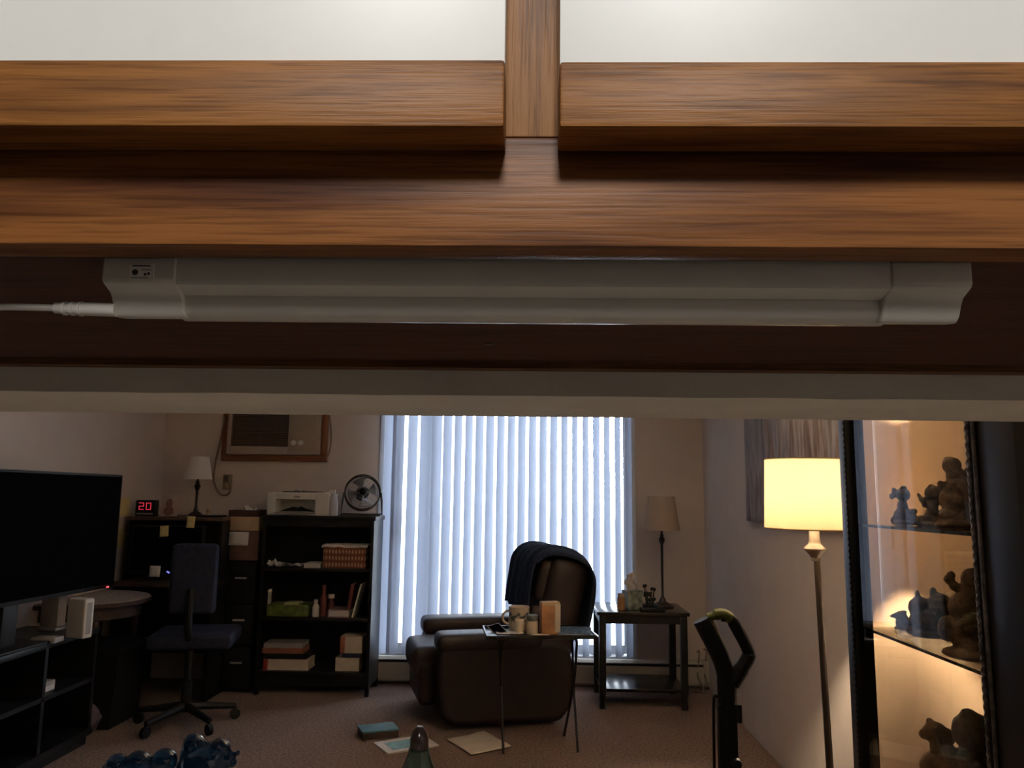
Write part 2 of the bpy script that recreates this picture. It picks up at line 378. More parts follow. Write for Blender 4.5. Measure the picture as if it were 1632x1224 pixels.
for a, b_, seed in ((CX0+.01, gx0, 0), (gx1, CX1-.01, 1)):
    d = obj('door', MB().box(a, b_, dy+.001, FY-.001, zr1-.002, 2.13, .0006), WHITE_LAM, kc)
    d2 = obj('pull_rail', MB().box(a, b_, dy-.0025, FY-.001, zr0, zr1-.0003 - (.0008 if seed else 0), .0012), oak('oak_pull_rail', 'x', seed=2.0+seed*7, light=(.29, .118, .028), dark=(.095, .034, .010), freq=.9), d)

# ---- under-cabinet tube light
lt = thing('under_cabinet_light', 'slim white plastic tube light screwed under the oak kitchen cabinet', 'light', (0, 0, 0))
LY = FY+.0225
xa, xb = at(163, 440, Y=LY).x, at(1549, 440, Y=LY).x
xa1, xb1 = at(280, 440, Y=LY).x, at(1420, 440, Y=LY).x
zt = CB+.0015
z1 = at(816, 449, Y=LY).z; z2 = at(816, 474, Y=LY+.0095).z; z3 = at(816, 486, Y=LY+.0115).z; z4 = at(816, 514, Y=LY+.019).z
obj('housing', MB().prism([(LY, zt), (LY, z1), (LY+.0012, z1-.0018), (LY+.0085, z2+.0006), (LY+.0100, z2), (LY+.0125, z2+.0008), (LY+.026, z2+.0008), (LY+.03, z1), (LY+.03, zt)], xa1-.004, xb1+.004), FIX_WHITE, lt)
tb = []
for i in range(11):
    a = R(180+180*i/10); tb.append((LY+.0205+.0094*math.cos(a), z4+.0075+.0075*math.sin(a)))
obj('diffuser', MB().prism([(LY+.0111, z2+.003)]+tb+[(LY+.0299, z2+.003)], xa1-.004, xb1+.004), FIX_DIFF, lt)
capp = [(LY-.0008, zt), (LY-.0008, z1), (LY+.0004, z1-.0016), (LY+.0072, z2), (LY+.0092, z3), (LY+.0112, z4+.002), (LY+.0140, z4-.0002), (LY+.0225, z4+.0012), (LY+.0312, z4+.005), (LY+.0315, zt)]
for a, b_ in ((xa, xa1), (xb1, xb)):
    c = obj('end_cap', MB().prism(capp, a, b_), FIX_WHITE, lt, mods=(('BEVEL', dict(width=.0018, segments=3, limit_method='ANGLE')),))
    if a == xa:
        q0, q1 = at(205, 448, Y=LY-.001), at(246, 421, Y=LY-.001)
        stk = obj('sticker', MB().box(q0.x, q1.x, LY-.0011, LY-.0006, q0.z, q1.z), STICKER, c, smooth=0)
        for (u, v, s_) in ((.24, .52, .0013), (.66, .40, .0006), (.8, .44, .0006)):
            stk2 = MB().lathe([(s_, 0), (s_, .0002)], 12, m=Matrix.Translation((q0.x+(q1.x-q0.x)*u, LY-.0011, q0.z+(q1.z-q0.z)*v)) @ Matrix.Rotation(R(90), 4, 'X'))
            obj('printed_mark', stk2, INK, c)
        for (u0, u1, v) in ((.12, .85, .86), (.5, .9, .62), (.1, .8, .16)): obj('printed_line', MB().box(q0.x+(q1.x-q0.x)*u0, q0.x+(q1.x-q0.x)*u1, LY-.0013, LY-.0011, q0.z+(q1.z-q0.z)*v, q0.z+(q1.z-q0.z)*v+.0005), GREY_PL if v < .8 else INK, c, smooth=0)
cpz = at(130, 492, Y=LY+.012).z
p1, p2 = at(186, 494, Y=LY+.012), at(88, 491, Y=LY+.012)
obj('strain_relief', MB().tube([p1, p1.lerp(p2, .45)], .0031, 14).tube([p1.lerp(p2, .45), p2], [.0031, .0024], 14).tube([p1.lerp(p2, .55), p1.lerp(p2, .60)], .0034, 14).tube([p1.lerp(p2, .68), p1.lerp(p2, .73)], .0033, 14).tube([p1.lerp(p2, .81), p1.lerp(p2, .86)], .0032, 14), FIX_WHITE, lt)
obj('cord', MB().tube(smooth_path([p2+Vector((.003, 0, 0)), at(20, 489, Y=LY+.013), at(-120, 488, Y=LY+.02), (-.45, LY+.05, CB-.002), (-.70, LY+.10, CB-.0005), (-.925, LY+.14, CB+.0005)]), .0016, 10), FIX_WHITE, lt)

# ---- countertop of the peninsula (below the frame) and its base
ct = thing('peninsula_counter', 'kitchen peninsula counter below the pass-through carrying the blue glassware', 'counter', (0, .5, 0))
obj('worktop', MB().box(KXL+.01, XR-.01, -.30, .55, .885, .92, .008), mat('beige_laminate_top', (.36, .32, .275), .4, .1, 60), ct)
obj('base_cabinet', MB().box(KXL+.02, XR-.02, -.26, .1, .1, .884), OAK_Z, ct)

# ------------------------------------------------------------------ glassware on the counter
BLUE = glassy('cobalt_glass', (.006, .04, .10)); GREEN = glassy('green_glass', (.10, .16, .11), .12)
def glass_blob(name, label, px, py, Y, blobs):
    top = at(px, py, Y=Y); b = MB(); k = Y/FPX
    for (u, v, r, sx, sy, sz) in blobs:      # offsets in units of one picture millimetre at the object's own distance
        b.sph((u*k, 0, top.z-.92-v*k), r*k, (sx, sy, sz))
    b.lathe([(0, 0), (.026, 0), (.028, .004), (.02, .03), (.016, top.z-.92-50*k), (0, top.z-.92-50*k)], 24, close=False)
    o = obj(name, b, BLUE, loc=(top.x, Y, .92), smooth=70, mods=(('REMESH', dict(mode='VOXEL', voxel_size=.0022)), ('SMOOTH', dict(factor=.5, iterations=3))))
    return tag(o, label, 'glass ornament')
glass_blob('glass_ornament', 'tall dark blue glass ornament with rounded lobes at bottom edge of view', 330, 1170, .86, [(-20, 15, 17, 1, 1, 1), (20, 20, 17, 1, 1, .9), (0, 26, 16, 1.3, 1, 1), (-28, 32, 14, .9, 1, 1.2), (0, 45, 34, 1.1, .9, 1), (36, 33, 10, 1, 1, 1), (40, 40, 9, 1, 1, 1), (49, 26, 4.5, 1, 1, 1), (-32, 48, 13, 1, 1, 1.4), (0, 70, 32, 1.1, .9, 1)])
glass_blob('glass_ornament', 'low dark blue glass ornament with three domes left of the tall blue one', 225, 1197, .84, [(-36, 20, 17, 1, 1, 1), (-4, 17, 19, 1, 1, 1), (36, 14, 20, 1, 1, 1), (-50, 26, 9, 1, 1, 1), (0, 42, 34, 1.5, .9, .9), (0, 60, 30, 1.2, 1, 1)])
bt = at(666, 1157, Y=.86)
cr = thing('glass_cruet', 'green glass bottle with pointed dark brown stopper before the papers on the carpet', 'bottle', (bt.x+.002, .86, .92))
h = bt.z-.92
obj('bottle_body', MB().lathe([(0, 0), (.028, 0), (.030, .006), (.030, h*.30), (.026, h*.52), (.0175, h-.042), (.0110, h-.026), (.0108, h-.022), (0, h-.022)], 32, close=False), GREEN, cr)
obj('stopper', MB().lathe([(0.0085, h-.024), (.0098, h-.02), (.0095, h-.012), (.0075, h-.005), (.0035, h-.0005), (0, h)], 24), mat('dark_brown_gloss', (.03, .016, .012), .18, .2), cr)

# ------------------------------------------------------------------ floor lamp
FLY = 2.75
fp = at(1299, 885, Y=FLY)
fl = thing('floor_lamp', 'tall bronze floor lamp with glowing drum shade beside the display cabinet', 'lamp', (fp.x, FLY, 0))
zc = at(1284, 788, Y=FLY); cx_ = zc.x-fp.x+.004
zst, zsb = at(1284, 733, Y=FLY).z, at(1284, 843, Y=FLY).z
obj('base', MB().lathe([(0, 0), (.135, 0), (.135, .012), (.12, .022), (.04, .03), (.022, .05), (.016, .09), (0, .09)], 40, close=False), BRONZE, fl)
zn = at(1298, 880, Y=FLY).z
obj('pole', MB().tube([(.028, 0, .06), (.005, 0, zn-.02)], [.0125, .0105], 16), BRONZE, fl)
obj('neck', MB().lathe([(.010, zn-.03), (.013, zn-.026), (.013, zn-.018), (.022, zn-.006), (.034, zn+.006), (.036, zn+.012), (.030, zn+.020), (.022, zn+.026), (.019, zn+.034), (.019, zn+.038), (.017, zn+.042), (.017, zsb+.02), (.012, zsb+.03), (.008, zsb+.12)], 32), PEWTER, fl)
rs = 64/FPX*FLY
mtilt = Matrix.Translation((cx_, 0, (zst+zsb)/2)) @ Matrix.Rotation(R(.6), 4, 'Y')
hs = (zst-zsb)/2
obj('lamp_shade', MB().lathe([(rs*1.01, -hs), (rs*.975, hs), (rs*.975-.002, hs), (rs*1.01-.002, -hs), (rs*1.01, -hs)], 64, close=False, m=mtilt), SHADE_LIT, fl, smooth=50)
SHB = mat('shade_binding', (.45, .33, .18), .8)
for z, r_ in ((-hs, rs*1.01), (hs, rs*.975)): obj('shade_trim', MB().lathe([(r_+.001, z-.002), (r_+.001, z+.002), (r_-.003, z+.002), (r_-.003, z-.002), (r_+.001, z-.002)], 64, close=False, m=mtilt), SHB, fl)
hp = MB(); zz = (zst+zsb)/2+hs*.9
for k in range(3):
    a = R(120*k+20); hp.tube([(cx_, 0, zz), (cx_+rs*.96*math.cos(a), rs*.96*math.sin(a), zz)], .0015, 6)
hp.tube([(0, 0, zsb+.11), (cx_, 0, zz)], .002, 6)
obj('harp', hp, PEWTER, fl)
bz = (zst+zsb)/2+.005
BULBM = mat('frosted_bulb', (.9, .85, .75), .3, .02, emit=(1, .80, .56), estr=BULB_W/(math.pi*.0133))
obj('bulb', MB().sph((cx_*.6, 0, bz), .032, (1, 1, 1.05)), BULBM, fl)
obj('socket', MB().lathe([(.006, bz-.075), (.016, bz-.07), (.020, bz-.05), (.039, bz-.040), (.041, bz-.036), (.02, bz-.0345), (0, bz-.0345)], 24, c=(cx_*.6, 0, 0)), PEWTER, fl)  # hidden socket, flared wide to block the bulb's downward light

# ------------------------------------------------------------------ display cabinet
cxf, cxb, cy0, cy1, ch = .85, XR-.02, 1.40, at(1344, 800, X=.85).y, 1.86
cu = thing('display_cabinet', 'black wooden display cabinet with glass panels and rope moulding at right edge', 'cabinet', (0, 0, 0))
def cbx(n, d, m=CURIO, bev=.003): return obj(n, MB().box(*d, bev=bev), m, cu)
pw = .045
cbx('corner_post', (cxf, cxf+pw, cy1-pw, cy1, 0, ch)); cbx('corner_post', (cxb-pw, cxb, cy1-pw, cy1, 0, ch))
ynear = at(1553, 800, X=cxf).y
cbx('near_panel', (cxf, cxf+.03, cy0, ynear-.012, 0, ch)); cbx('side_panel', (cxf+.03, cxb, cy0, cy0+.02, 0, ch)); cbx('back_panel', (cxb-.012, cxb, cy0+.02, cy1-pw, 0, ch))
cbx('top_panel', (cxf-.015, cxb, cy0-.015, cy1+.015, ch, ch+.05)); cbx('plinth', (cxf-.005, cxb, cy0, cy1, 0, .22))
cbx('near_stile', (cxf-.006, cxf+.018, ynear-.012, ynear, .22, ch), bev=.002)
cbx('far_stile', (cxf-.006, cxf+.018, cy1-.05, cy1-.002, .22, ch), bev=.002)
cbx('top_rail', (cxf-.004, cxf+.016, ynear, cy1-.05, ch-.06, ch)); cbx('bottom_rail', (cxf-.004, cxf+.016, ynear, cy1-.05, .22, .28))
obj('front_glass', MB().box(cxf+.004, cxf+.009, ynear, cy1-.05, .28, ch-.06), CURIO_GLASS, cu, smooth=0)
obj('side_glass', MB().box(cxf+pw, cxb-pw, cy1-.02, cy1-.016, .22, ch), CURIO_GLASS, cu, smooth=0)
def rope(y, x, z0, z1, r, mtl):
    b = MB(); n = int((z1-z0)/.0022); N_ = 8; rings = []
    for i in range(n+1):
        z = z0+(z1-z0)*i/n; ring = []
        for k in range(N_):
            a = 2*math.pi*k/N_; rr = r*(1+.30*math.cos(2*a-2*math.pi*z/.016))
            ring.append(b.bm.verts.new((x+rr*math.cos(a), y+rr*math.sin(a), z)))
        rings.append(ring)
    for i in range(n):
        for k in range(N_): b.bm.faces.new((rings[i][k], rings[i][(k+1) % N_], rings[i+1][(k+1) % N_], rings[i+1][k]))
    return b
ROPE = mat('mottled_rope_moulding', (.11, .09, .08), .3, .6, 60)  # lighter and more mottled than the cabinet wood
obj('rope_moulding', rope(ynear-.003, cxf-.0075, .28, ch-.02, .0036, ROPE), ROPE, cu, smooth=60)
obj('rope_moulding', rope(cy1-.046, cxf-.0075, .28, ch-.02, .003, CURIO), CURIO, cu, smooth=60)
obj('edge_bead', MB().tube([(cxf-.004, ynear-.019, .0), (cxf-.004, ynear-.019, ch-.01)], .004, 10), ROPE, cu)
s1 = at(1470, 843, X=cxf+.02).z; s2 = at(1480, 1038, X=cxf+.02).z; s3 = at(1492, 1143, X=.99).z-.165
for z in (s1, s2, s3):
    g = obj('glass_shelf', MB().box(cxf+.019, cxb-.014, cy0+.03, cy1-.048, z-.006, z), SHELF_GLASS, cu, smooth=0)
    obj('shelf_edge', MB().box(cxf+.0175, cxf+.0195, cy0+.03, cy1-.048, z-.0062, z+.0002), SHELF_EDGE, g, smooth=0)

def figurine(name, label, base, hgt, blobs, m=FIG, rz=0, cat='figurine'):
    b = MB()
    for (x, y, z, r, sx, sy, sz) in blobs: b.sph((x*hgt, y*hgt, z*hgt), r*hgt, (sx, sy, sz))
    o = obj(name, b, m, loc=base, rot=(0, 0, rz), smooth=70, mods=(('REMESH', dict(mode='VOXEL', voxel_size=max(.0028, hgt*.022))), ('SMOOTH', dict(factor=.5, iterations=2))))
    return tag(o, label, cat, 'figurines in the display cabinet')
GIRL = [(0, 0, .06, .30, 1, 1, .25), (-.02, 0, .22, .24, 1, .9, .9), (.1, 0, .16, .2, 1.1, 1, .7), (-.03, 0, .45, .15, .9, .9, 1.2), (.0, 0, .74, .17, 1, 1, 1), (-.2, 0, .86, .06, 1, 1, 1), (-.16, 0, .8, .05, 1, 1, 1), (-.25, 0, .70, .07, 1, .8, 1.2), (-.19, 0, .74, .05, 1, 1, 1), (.02, 0, .92, .08, 1, 1, .5), (.2, 0, .34, .08, 1.3, 1, 1), (-.22, 0, .12, .1, 1, 1, 1), (.27, 0, .12, .12, 1, 1, 1)]
CHERUB = [(-.02, 0, .06, .28, 1.2, 1, .28), (0, 0, .25, .19, 1, 1, 1.1), (.0, 0, .50, .14, 1, 1, 1.2), (.03, 0, .78, .19, 1, 1, 1), (.12, 0, .66, .1, 1, 1, 1.6), (-.18, 0, .56, .09, .6, 1, 1.4), (-.24, 0, .66, .07, .6, 1, 1.4), (-.28, 0, .74, .045, .7, 1, 1.2), (-.12, 0, .18, .12, 1, 1, 1), (.14, 0, .12, .12, 1.2, 1, 1), (-.25, 0, .12, .13, 1, 1, 1.2), (.0, 0, .95, .07, 1, 1, .6)]
TALL = [(0, 0, .05, .3, 1.1, 1, .25), (-.04, 0, .16, .2, 1.2, 1, .8), (0, 0, .35, .2, 1.0, 1, 1.1), (.03, 0, .55, .18, 1.1, 1, 1), (-.02, 0, .72, .12, 1, 1, 1), (-.05, 0, .87, .13, 1, 1, .95), (-.09, 0, .96, .06, 1, 1, .6), (.16, 0, .9, .05, 1, 1, 1), (.2, 0, .85, .05, 1, 1, 1), (.14, 0, .78, .06, 1, 1, 1), (-.2, 0, .6, .05, 1, 1, 1.4), (.24, 0, .3, .1, 1, 1, 1.5), (-.17, 0, .4, .09, .8, 1, 1.4)]
SMALL = [(.05, 0, .08, .4, 1.2, .9, .25), (.0, 0, .35, .28, 1.2, 1, .8), (-.05, 0, .68, .25, 1.1, .9, .9), (-.42, 0, .62, .1, 1.5, .8, .8), (-.28, 0, .66, .14, 1.3, .8, .9), (.08, 0, .86, .13, 1.2, 1, .6), (.35, 0, .2, .18, 1.3, 1, .7), (.24, 0, .5, .15, 1, 1, 1)]
BEAR = [(-.02, 0, .08, .36, 1.15, .9, .25), (0, 0, .36, .32, 1.05, .9, .95), (-.16, 0, .58, .24, 1, .9, 1), (.2, 0, .62, .28, .9, .9, 1.05), (-.2, 0, .84, .07, .8, .8, 1.5), (.09, 0, .90, .085, .9, .8, 1.5), (-.28, 0, .34, .12, 1, 1, 1), (.3, 0, .2, .15, 1.1, 1, 1), (-.3, 0, .12, .12, 1.4, 1, .8), (.4, 0, .09, .1, 1.8, 1, .7)]
CHILD = [(0, 0, .05, .26, 1.1, 1, .25), (0, 0, .18, .2, 1.1, 1, .9), (-.04, 0, .36, .19, 1.05, 1, .9), (.06, 0, .42, .15, 1, 1, .9), (.0, 0, .58, .12, 1, 1, 1), (-.02, 0, .78, .17, 1.05, 1, .95), (.1, 0, .74, .14, 1, 1, 1), (-.17, 0, .74, .08, 1, 1, 1), (-.09, 0, .93, .06, .9, .9, .9), (-.2, 0, .3, .07, 1, 1, 1.5), (.17, 0, .28, .1, 1, 1, 1.3)]
def fig_at(name, label, px, pybase, pytop, X, z, blobs, m=FIG, flip=False):
    p = at(px, pybase, X=X); hgt = (pybase-pytop)/FPX*p.y
    figurine(name, label, (p.x, p.y, z), hgt, [(-b[0] if flip else b[0],)+b[1:] for b in blobs], m, R(-28))
fig_at('kneeling_girl_figurine', 'grey kneeling girl figurine with bow, far left on upper glass shelf', 1442, 838, 774, .945, s1, GIRL)
fig_at('cherub_figurine', 'grey cherub figurine with raised arm, in the middle of upper glass shelf', 1488, 841, 774, .965, s1, CHERUB)
fig_at('tall_couple_figurine', 'tallest figurine on the upper glass shelf, beside the rope moulding', 1530, 846, 733, .965, s1, TALL, FIG2)
fig_at('crouched_bird_figurine', 'smallest figurine, low bird-like shape at far left of middle glass shelf', 1439, 1004, 972, .945, s2, SMALL)
fig_at('two_bears_figurine', 'dark rounded twin-eared figurine on middle glass shelf', 1484, 1022, 947, .96, s2, BEAR)
fig_at('standing_child_figurine', 'tall brown figurine at near end of middle glass shelf by rope moulding', 1552, 1068, 932, .925, s2, TALL, FIG2, True)
b1 = at(1490, 1226, X=.99)
zb = s3
for nm, lb, px, top, X, bl_, mm in (('round_headed_child_figurine', 'brown round-headed child figurine on lowest visible glass shelf', 1492, 1143, .99, CHILD, FIG2), ('hooded_child_figurine', 'grey figurine pair nearest the rope moulding on lowest visible glass shelf', 1542, 1127, .97, CHERUB, FIG)):
    pt = at(px, top, X=X); figurine(nm, lb, (pt.x, pt.y, zb), pt.z-zb, bl_, mm, R(-28))

# ------------------------------------------------------------------ painting on the right wall
pa0 = at(1190, 830, X=XR-.03); pY0, pY1 = pa0.y, at(1350, 800, X=XR-.03).y
def painting_mat():
    m = bpy.data.materials.new('streaked_canvas'); m.use_nodes = True; t = m.node_tree; b = t.nodes['Principled BSDF']
    tc = N(t, 'ShaderNodeTexCoord'); mp = N(t, 'ShaderNodeMapping'); mp.inputs['Scale'].default_value = (5, 2.6, .4); t.links.new(tc.outputs['Object'], mp.inputs[0])
    n = N(t, 'ShaderNodeTexNoise'); n.inputs['Scale'].default_value = 2.2; n.inputs['Detail'].default_value = 6; t.links.new(mp.outputs[0], n.inputs['Vector'])
    mp2 = N(t, 'ShaderNodeMapping'); mp2.inputs['Scale'].default_value = (9, 26, 5); t.links.new(tc.outputs['Object'], mp2.inputs[0])
    n2 = N(t, 'ShaderNodeTexNoise'); n2.inputs['Scale'].default_value = 1.4; n2.inputs['Detail'].default_value = 6; t.links.new(mp2.outputs[0], n2.inputs['Vector'])
    c = ramp(t, n.outputs['Fac'], [(.32, (.07, .06, .065)), (.44, (.24, .22, .23)), (.5, (.36, .31, .29)), (.56, (.16, .10, .085)), (.64, (.30, .30, .34)), (.75, (.10, .06, .05))])
    c2 = ramp(t, n2.outputs['Fac'], [(.35, (.55, .5, .5)), (.6, (1, 1, 1))])
    mx = N(t, 'ShaderNodeMix', data_type='RGBA', blend_type='MULTIPLY'); mx.inputs[0].default_value = .8
    t.links.new(c, mx.inputs[6]); t.links.new(c2, mx.inputs[7]); t.links.new(mx.outputs[2], b.inputs['Base Color']); b.inputs['Roughness'].default_value = .7
    return m
ptg = thing('canvas_painting', 'large canvas painted in grey and brown streaks behind the floor lamp', 'painting', (XR-.03, (pY0+pY1)/2, pa0.z))
hw = (pY0-pY1)/2
obj('canvas', MB().box(0, .028, -hw, hw, 0, .9, .003), painting_mat(), ptg)
obj('stretcher_frame', MB().box(.006, .0295, -hw+.01, hw-.01, .01, .05).box(.006, .0295, -hw+.01, hw-.01, .85, .89), TAN, ptg)

# ------------------------------------------------------------------ vacuum cleaner
VY = 2.2
VG = mat('lime_green_plastic', (.10, .12, .015), .45, .1)
va = at(1160, 1224, Y=VY)
vc = thing('upright_vacuum', 'black upright vacuum with looped handle and lime green grip', 'vacuum cleaner', (va.x, VY, 0))
def vp(px, py): p = at(px, py, Y=VY); return (p.x-va.x, 0, p.z)
obj('handle_post', MB().tube(smooth_path([vp(1119, 987), vp(1133, 1015), vp(1150, 1052), vp(1158, 1085), vp(1159, 1130)]), [.026]*6+[.025]*6+[.024]*6+[.026]*6+[.024], 14, squash=(1, .75, 1)), BLACKM, vc)
obj('loop_grip', MB().tube(smooth_path([vp(1150, 982), vp(1164, 986), vp(1178, 1008), vp(1192, 1036), vp(1193, 1046), vp(1184, 1062), vp(1166, 1090)]), [.014]*8+[.0165]*14+[.019]*9+[.021]*6, 12, squash=(1, .9, 1)), BLACKM, vc)
obj('grip_insert', MB().tube(smooth_path([vp(1128, 985), vp(1140, 980), vp(1152, 979), vp(1165, 986)]), [.012]*6+[.015]*6+[.015]*6+[.012], 12), VG, vc)
obj('stick', MB().box(-.024, .026, -.016, .016, .5, vp(1159, 1120)[2], .007), BLACKM, vc)
obj('cord_hook', MB().box(.026, .040, -.008, .008, vp(1175, 1152)[2], vp(1175, 1122)[2], .004).box(.020, .034, -.006, .006, vp(1175, 1124)[2]-.012, vp(1175, 1124)[2]), BLACKM, vc)
kz = vp(1168, 1213)[2]
obj('release_catch', MB().lathe([(.0, -.01), (.012, -.01), (.014, -.005), (.014, .005), (.011, .01), (0, .01)], 20, close=False, m=Matrix.Translation((.018, -.02, kz)) @ Matrix.Rotation(R(90), 4, 'X')), BLACKM, vc)
obj('cord', MB().tube(smooth_path([(-.024, 0, vp(1, 1090)[2]), (-.034, -.004, vp(1, 1100)[2]), (-.036, -.004, .6), (-.034, 0, .45)]), .004, 8), BLACKM, vc)
obj('dust_bin', MB().lathe([(0, .2), (.06, .2), (.075, .24), (.078, .44), (.06, .5), (.03, .54), (0, .54)], 28, close=False), GREY_PL, vc)
obj('body', MB().box(-.07, .07, .02, .10, .08, .5, .02, 3), BLACKM, vc)
obj('floor_head', MB().box(-.15, .15, -.22, .06, .0, .09, .02, 3), BLACKM, vc)

# ------------------------------------------------------------------ recliner
rc = thing('recliner', 'brown leather recliner facing the television with its back to the lamp table', 'armchair', (-.205, 5.20, 0), R(15))
rc.scale = (.92, .93, 1)
SUB = (('SUBSURF', dict(levels=2, render_levels=2)),)
def puff(n, d, bev, m=BROWN_LEATHER, par=None, rot=None, loc=None):
    return obj(n, MB().box(*d, bev=bev, seg=3), m, par or rc, smooth=60, mods=SUB, rot=rot, loc=loc)
obj('base', MB().grid(lambda u, v: Vector(((-.38+.82*u), 0, 0)), 1, 1) if False else MB().prism([(-.36, .03), (.34, .03), (.42, .2), (.42, .42), (-.44, .42), (-.44, .2)], -.37, .37, 'y'), BROWN_LEATHER, rc, mods=(('BEVEL', dict(width=.05, segments=3)),))
obj('swivel_base', MB().lathe([(0, 0), (.27, 0), (.27, .02), (.24, .032), (0, .032)], 32, close=False), BLACKM, rc)
for sy in (-1, 1):
    pr = [(-.43, .07), (-.36, .02), (.34, .02), (.42, .11), (.43, .32), (.40, .44), (.30, .485), (-.30, .51), (-.40, .495), (-.455, .44), (-.46, .33)]
    a, b_ = (-.45, -.25) if sy < 0 else (.25, .45)
    obj('arm', MB().prism(pr, a, b_, 'y'), BROWN_LEATHER, rc, smooth=60, mods=(('BEVEL', dict(width=.08, segments=5)),))
puff('arm_pad', (-.47, .22, -.46, -.23, .425, .54), .052); puff('arm_pad', (-.47, .22, .23, .46, .425, .54), .052)
puff('seat_cushion', (-.60, .12, -.25, .25, .26, .445), .07)
puff('footrest', (-.56, -.44, -.27, .27, .10, .36), .05)
bk = puff('backrest', (-.13, .17, -.33, .33, -.14, .62), .11, loc=(.30, 0, .375), rot=(0, R(14), 0))
puff('headrest_pillow', (-.19, -.02, -.27, .27, .28, .58), .07, par=bk)
puff('lumbar_pillow', (-.19, -.02, -.27, .27, .0, .28), .07, par=bk)
# throw blanket over the backrest (local coordinates of the backrest, baked to the world)
Mb = Matrix.Translation((-.205, 5.20, 0)) @ Matrix.Rotation(R(15), 4, 'Z') @ Matrix.Diagonal((.92, .93, 1, 1)) @ Matrix.Translation((.30, 0, .375)) @ Matrix.Rotation(R(14), 4, 'Y')
prof = smooth_path([(-.212, 0, .22), (-.222, 0, .40), (-.22, 0, .52), (-.15, 0, .60), (-.03, 0, .625), (.08, 0, .615), (.155, 0, .56), (.185, 0, .45), (.195, 0, .32), (.20, 0, .22), (.20, 0, .17)], 5)
def throw(u, v):
    i = min(len(prof)-2, int(u*(len(prof)-1))); p = prof[i].lerp(prof[i+1], u*(len(prof)-1)-i)
    y = -.36+.62*v + .02*math.sin(u*7)
    side = max(0, (.10-v)/.10)
    wob = .010*math.sin(v*19+u*5)+.007*math.sin(v*43+2)
    n = Vector((p.x, 0, p.z-.35)).normalized()
    q = Vector((p.x, y, p.z))+n*(wob+.006)
    q.z -= .05*side*side*(1 if .2 < u < .75 else .3)
    if u > .85: q.z += .012*math.sin(v*5)
    return Mb @ q
tw = obj('throw_blanket', MB().grid(throw, 50, 34), NAVY, smooth=80, mods=(('SOLIDIFY', dict(thickness=.014, offset=1)),))
tag(tw, 'dark navy knitted throw draped over the recliner back', 'blanket')

# ------------------------------------------------------------------ tray table
tz = at(850, 1006, Y=4.5).z; tcx = at(857, 1000, Y=4.55)
tt = thing('tray_table', 'black folding tray table on thin metal legs in front of the recliner', 'table', (tcx.x, 4.50, 0), R(7))
obj('tray_top', MB().box(-.295, .295, -.17, .17, tz-.014, tz-.006, .003).box(-.295, .295, -.17, -.162, tz-.014, tz+.006).box(-.295, .295, .162, .17, tz-.014, tz+.006).box(-.295, -.287, -.162, .162, tz-.014, tz+.006).box(.287, .295, -.162, .162, tz-.014, tz+.006), mat('black_tray_enamel', (.012, .012, .013), .25, .2), tt)
for sx in (-1, 1):
    for sy in (-1, 1):
        x = sx*.2
        pts = smooth_path([(x*.72, sy*-.10, tz-.02), (x*.98, sy*-.095, tz-.03), (x*1.02, sy*-.06, tz-.1), (x, 0, tz*.52), (x*(.98 if sy < 0 else .86), sy*.15, .0+.006)], 5)
        obj('leg', MB().tube(pts, .007, 8), BRONZE if False else BLACKM, tt)
def on_tray(px, py): return at(px, py, Z=tz-.006)
def cyl_thing(name, label, cat, px, py, r, h, m, extra=None): pass
# mug
mp_ = on_tray(845, 1000); ms = 4.56/FPX
MUGW = mat('white_glazed_mug', (.60, .50, .38), .3, .05)
MUGP = mat('mug_print', (.08, .09, .09), .5, .3)
mg = thing('mug', 'white mug with dark printed pattern on the tray table', 'mug', (at(827, 1000, Y=4.56).x, 4.56, tz-.006))
mr = 16*ms
obj('cup', MB().lathe([(0, 0), (mr*.85, 0), (mr*.95, .006), (mr, .02), (mr, .125), (mr*1.02, .13), (mr*.94, .13), (mr*.9, .02), (0, .012)], 32, close=False), MUGW, mg)
obj('handle', MB().tube(arc((-mr*.98, 0, .070), .036, 70, 290, 14), .0065, 8, squash=(1, 1, 1)), MUGW, mg)
pm = MB()
for a, z, r_ in [(200+17*q, .082+.012*math.sin(q*2.1), .008+.003*(q % 3)) for q in range(9)]+[(208+19*q, .062+.006*math.cos(q*1.7), .005+.002*(q % 2)) for q in range(7)]:
    pm.lathe([(r_, 0), (r_*.6, .0012), (0.0001, .0014)], 10, m=Matrix.Translation((mr*math.cos(R(a)), mr*math.sin(R(a)), z)) @ Matrix.Rotation(R(a-270), 4, 'Z') @ Matrix.Rotation(R(90), 4, 'X'))
obj('printed_pattern', pm, MUGP, mg)
# two pill bottles
def pill(label, px, py, Yb, r, h, cap, capm):
    p = at(px, py, Y=Yb); o = thing('pill_bottle', label, 'bottle', (p.x, Yb, tz-.006))
    obj('bottle_body', MB().lathe([(0, 0), (r*.96, 0), (r, .003), (r, h-.01), (r*.8, h), (0, h)], 24, close=False), MUGW, o)
    obj('cap', MB().lathe([(0, h), (r*cap, h), (r*cap, h+.026), (r*cap*.9, h+.03), (0, h+.03)], 24, close=False), capm, o)
    return o
pill('small white bottle with dark cap right of the mug on the tray table', 848, 1001, 4.46, .032, .07, .98, MUGP)
pill('short white bottle with cream cap in front of the patterned mug', 828, 1001, 4.45, .022, .045, 1.15, CREAM)
bx = at(876, 1003, Y=4.47)
bo = thing('snack_box', 'tan and rust paper box standing on the tray table', 'box', (bx.x, 4.47, tz-.006), R(14))
obj('carton', MB().box(-.052, .052, -.03, .03, 0, .165, .003), mat('rust_printed_card', (.36, .17, .075), .7, .35, 14), bo)
obj('top_flap', MB().box(-.05, .05, -.031, .031, .15, .17, .002), TAN, bo)
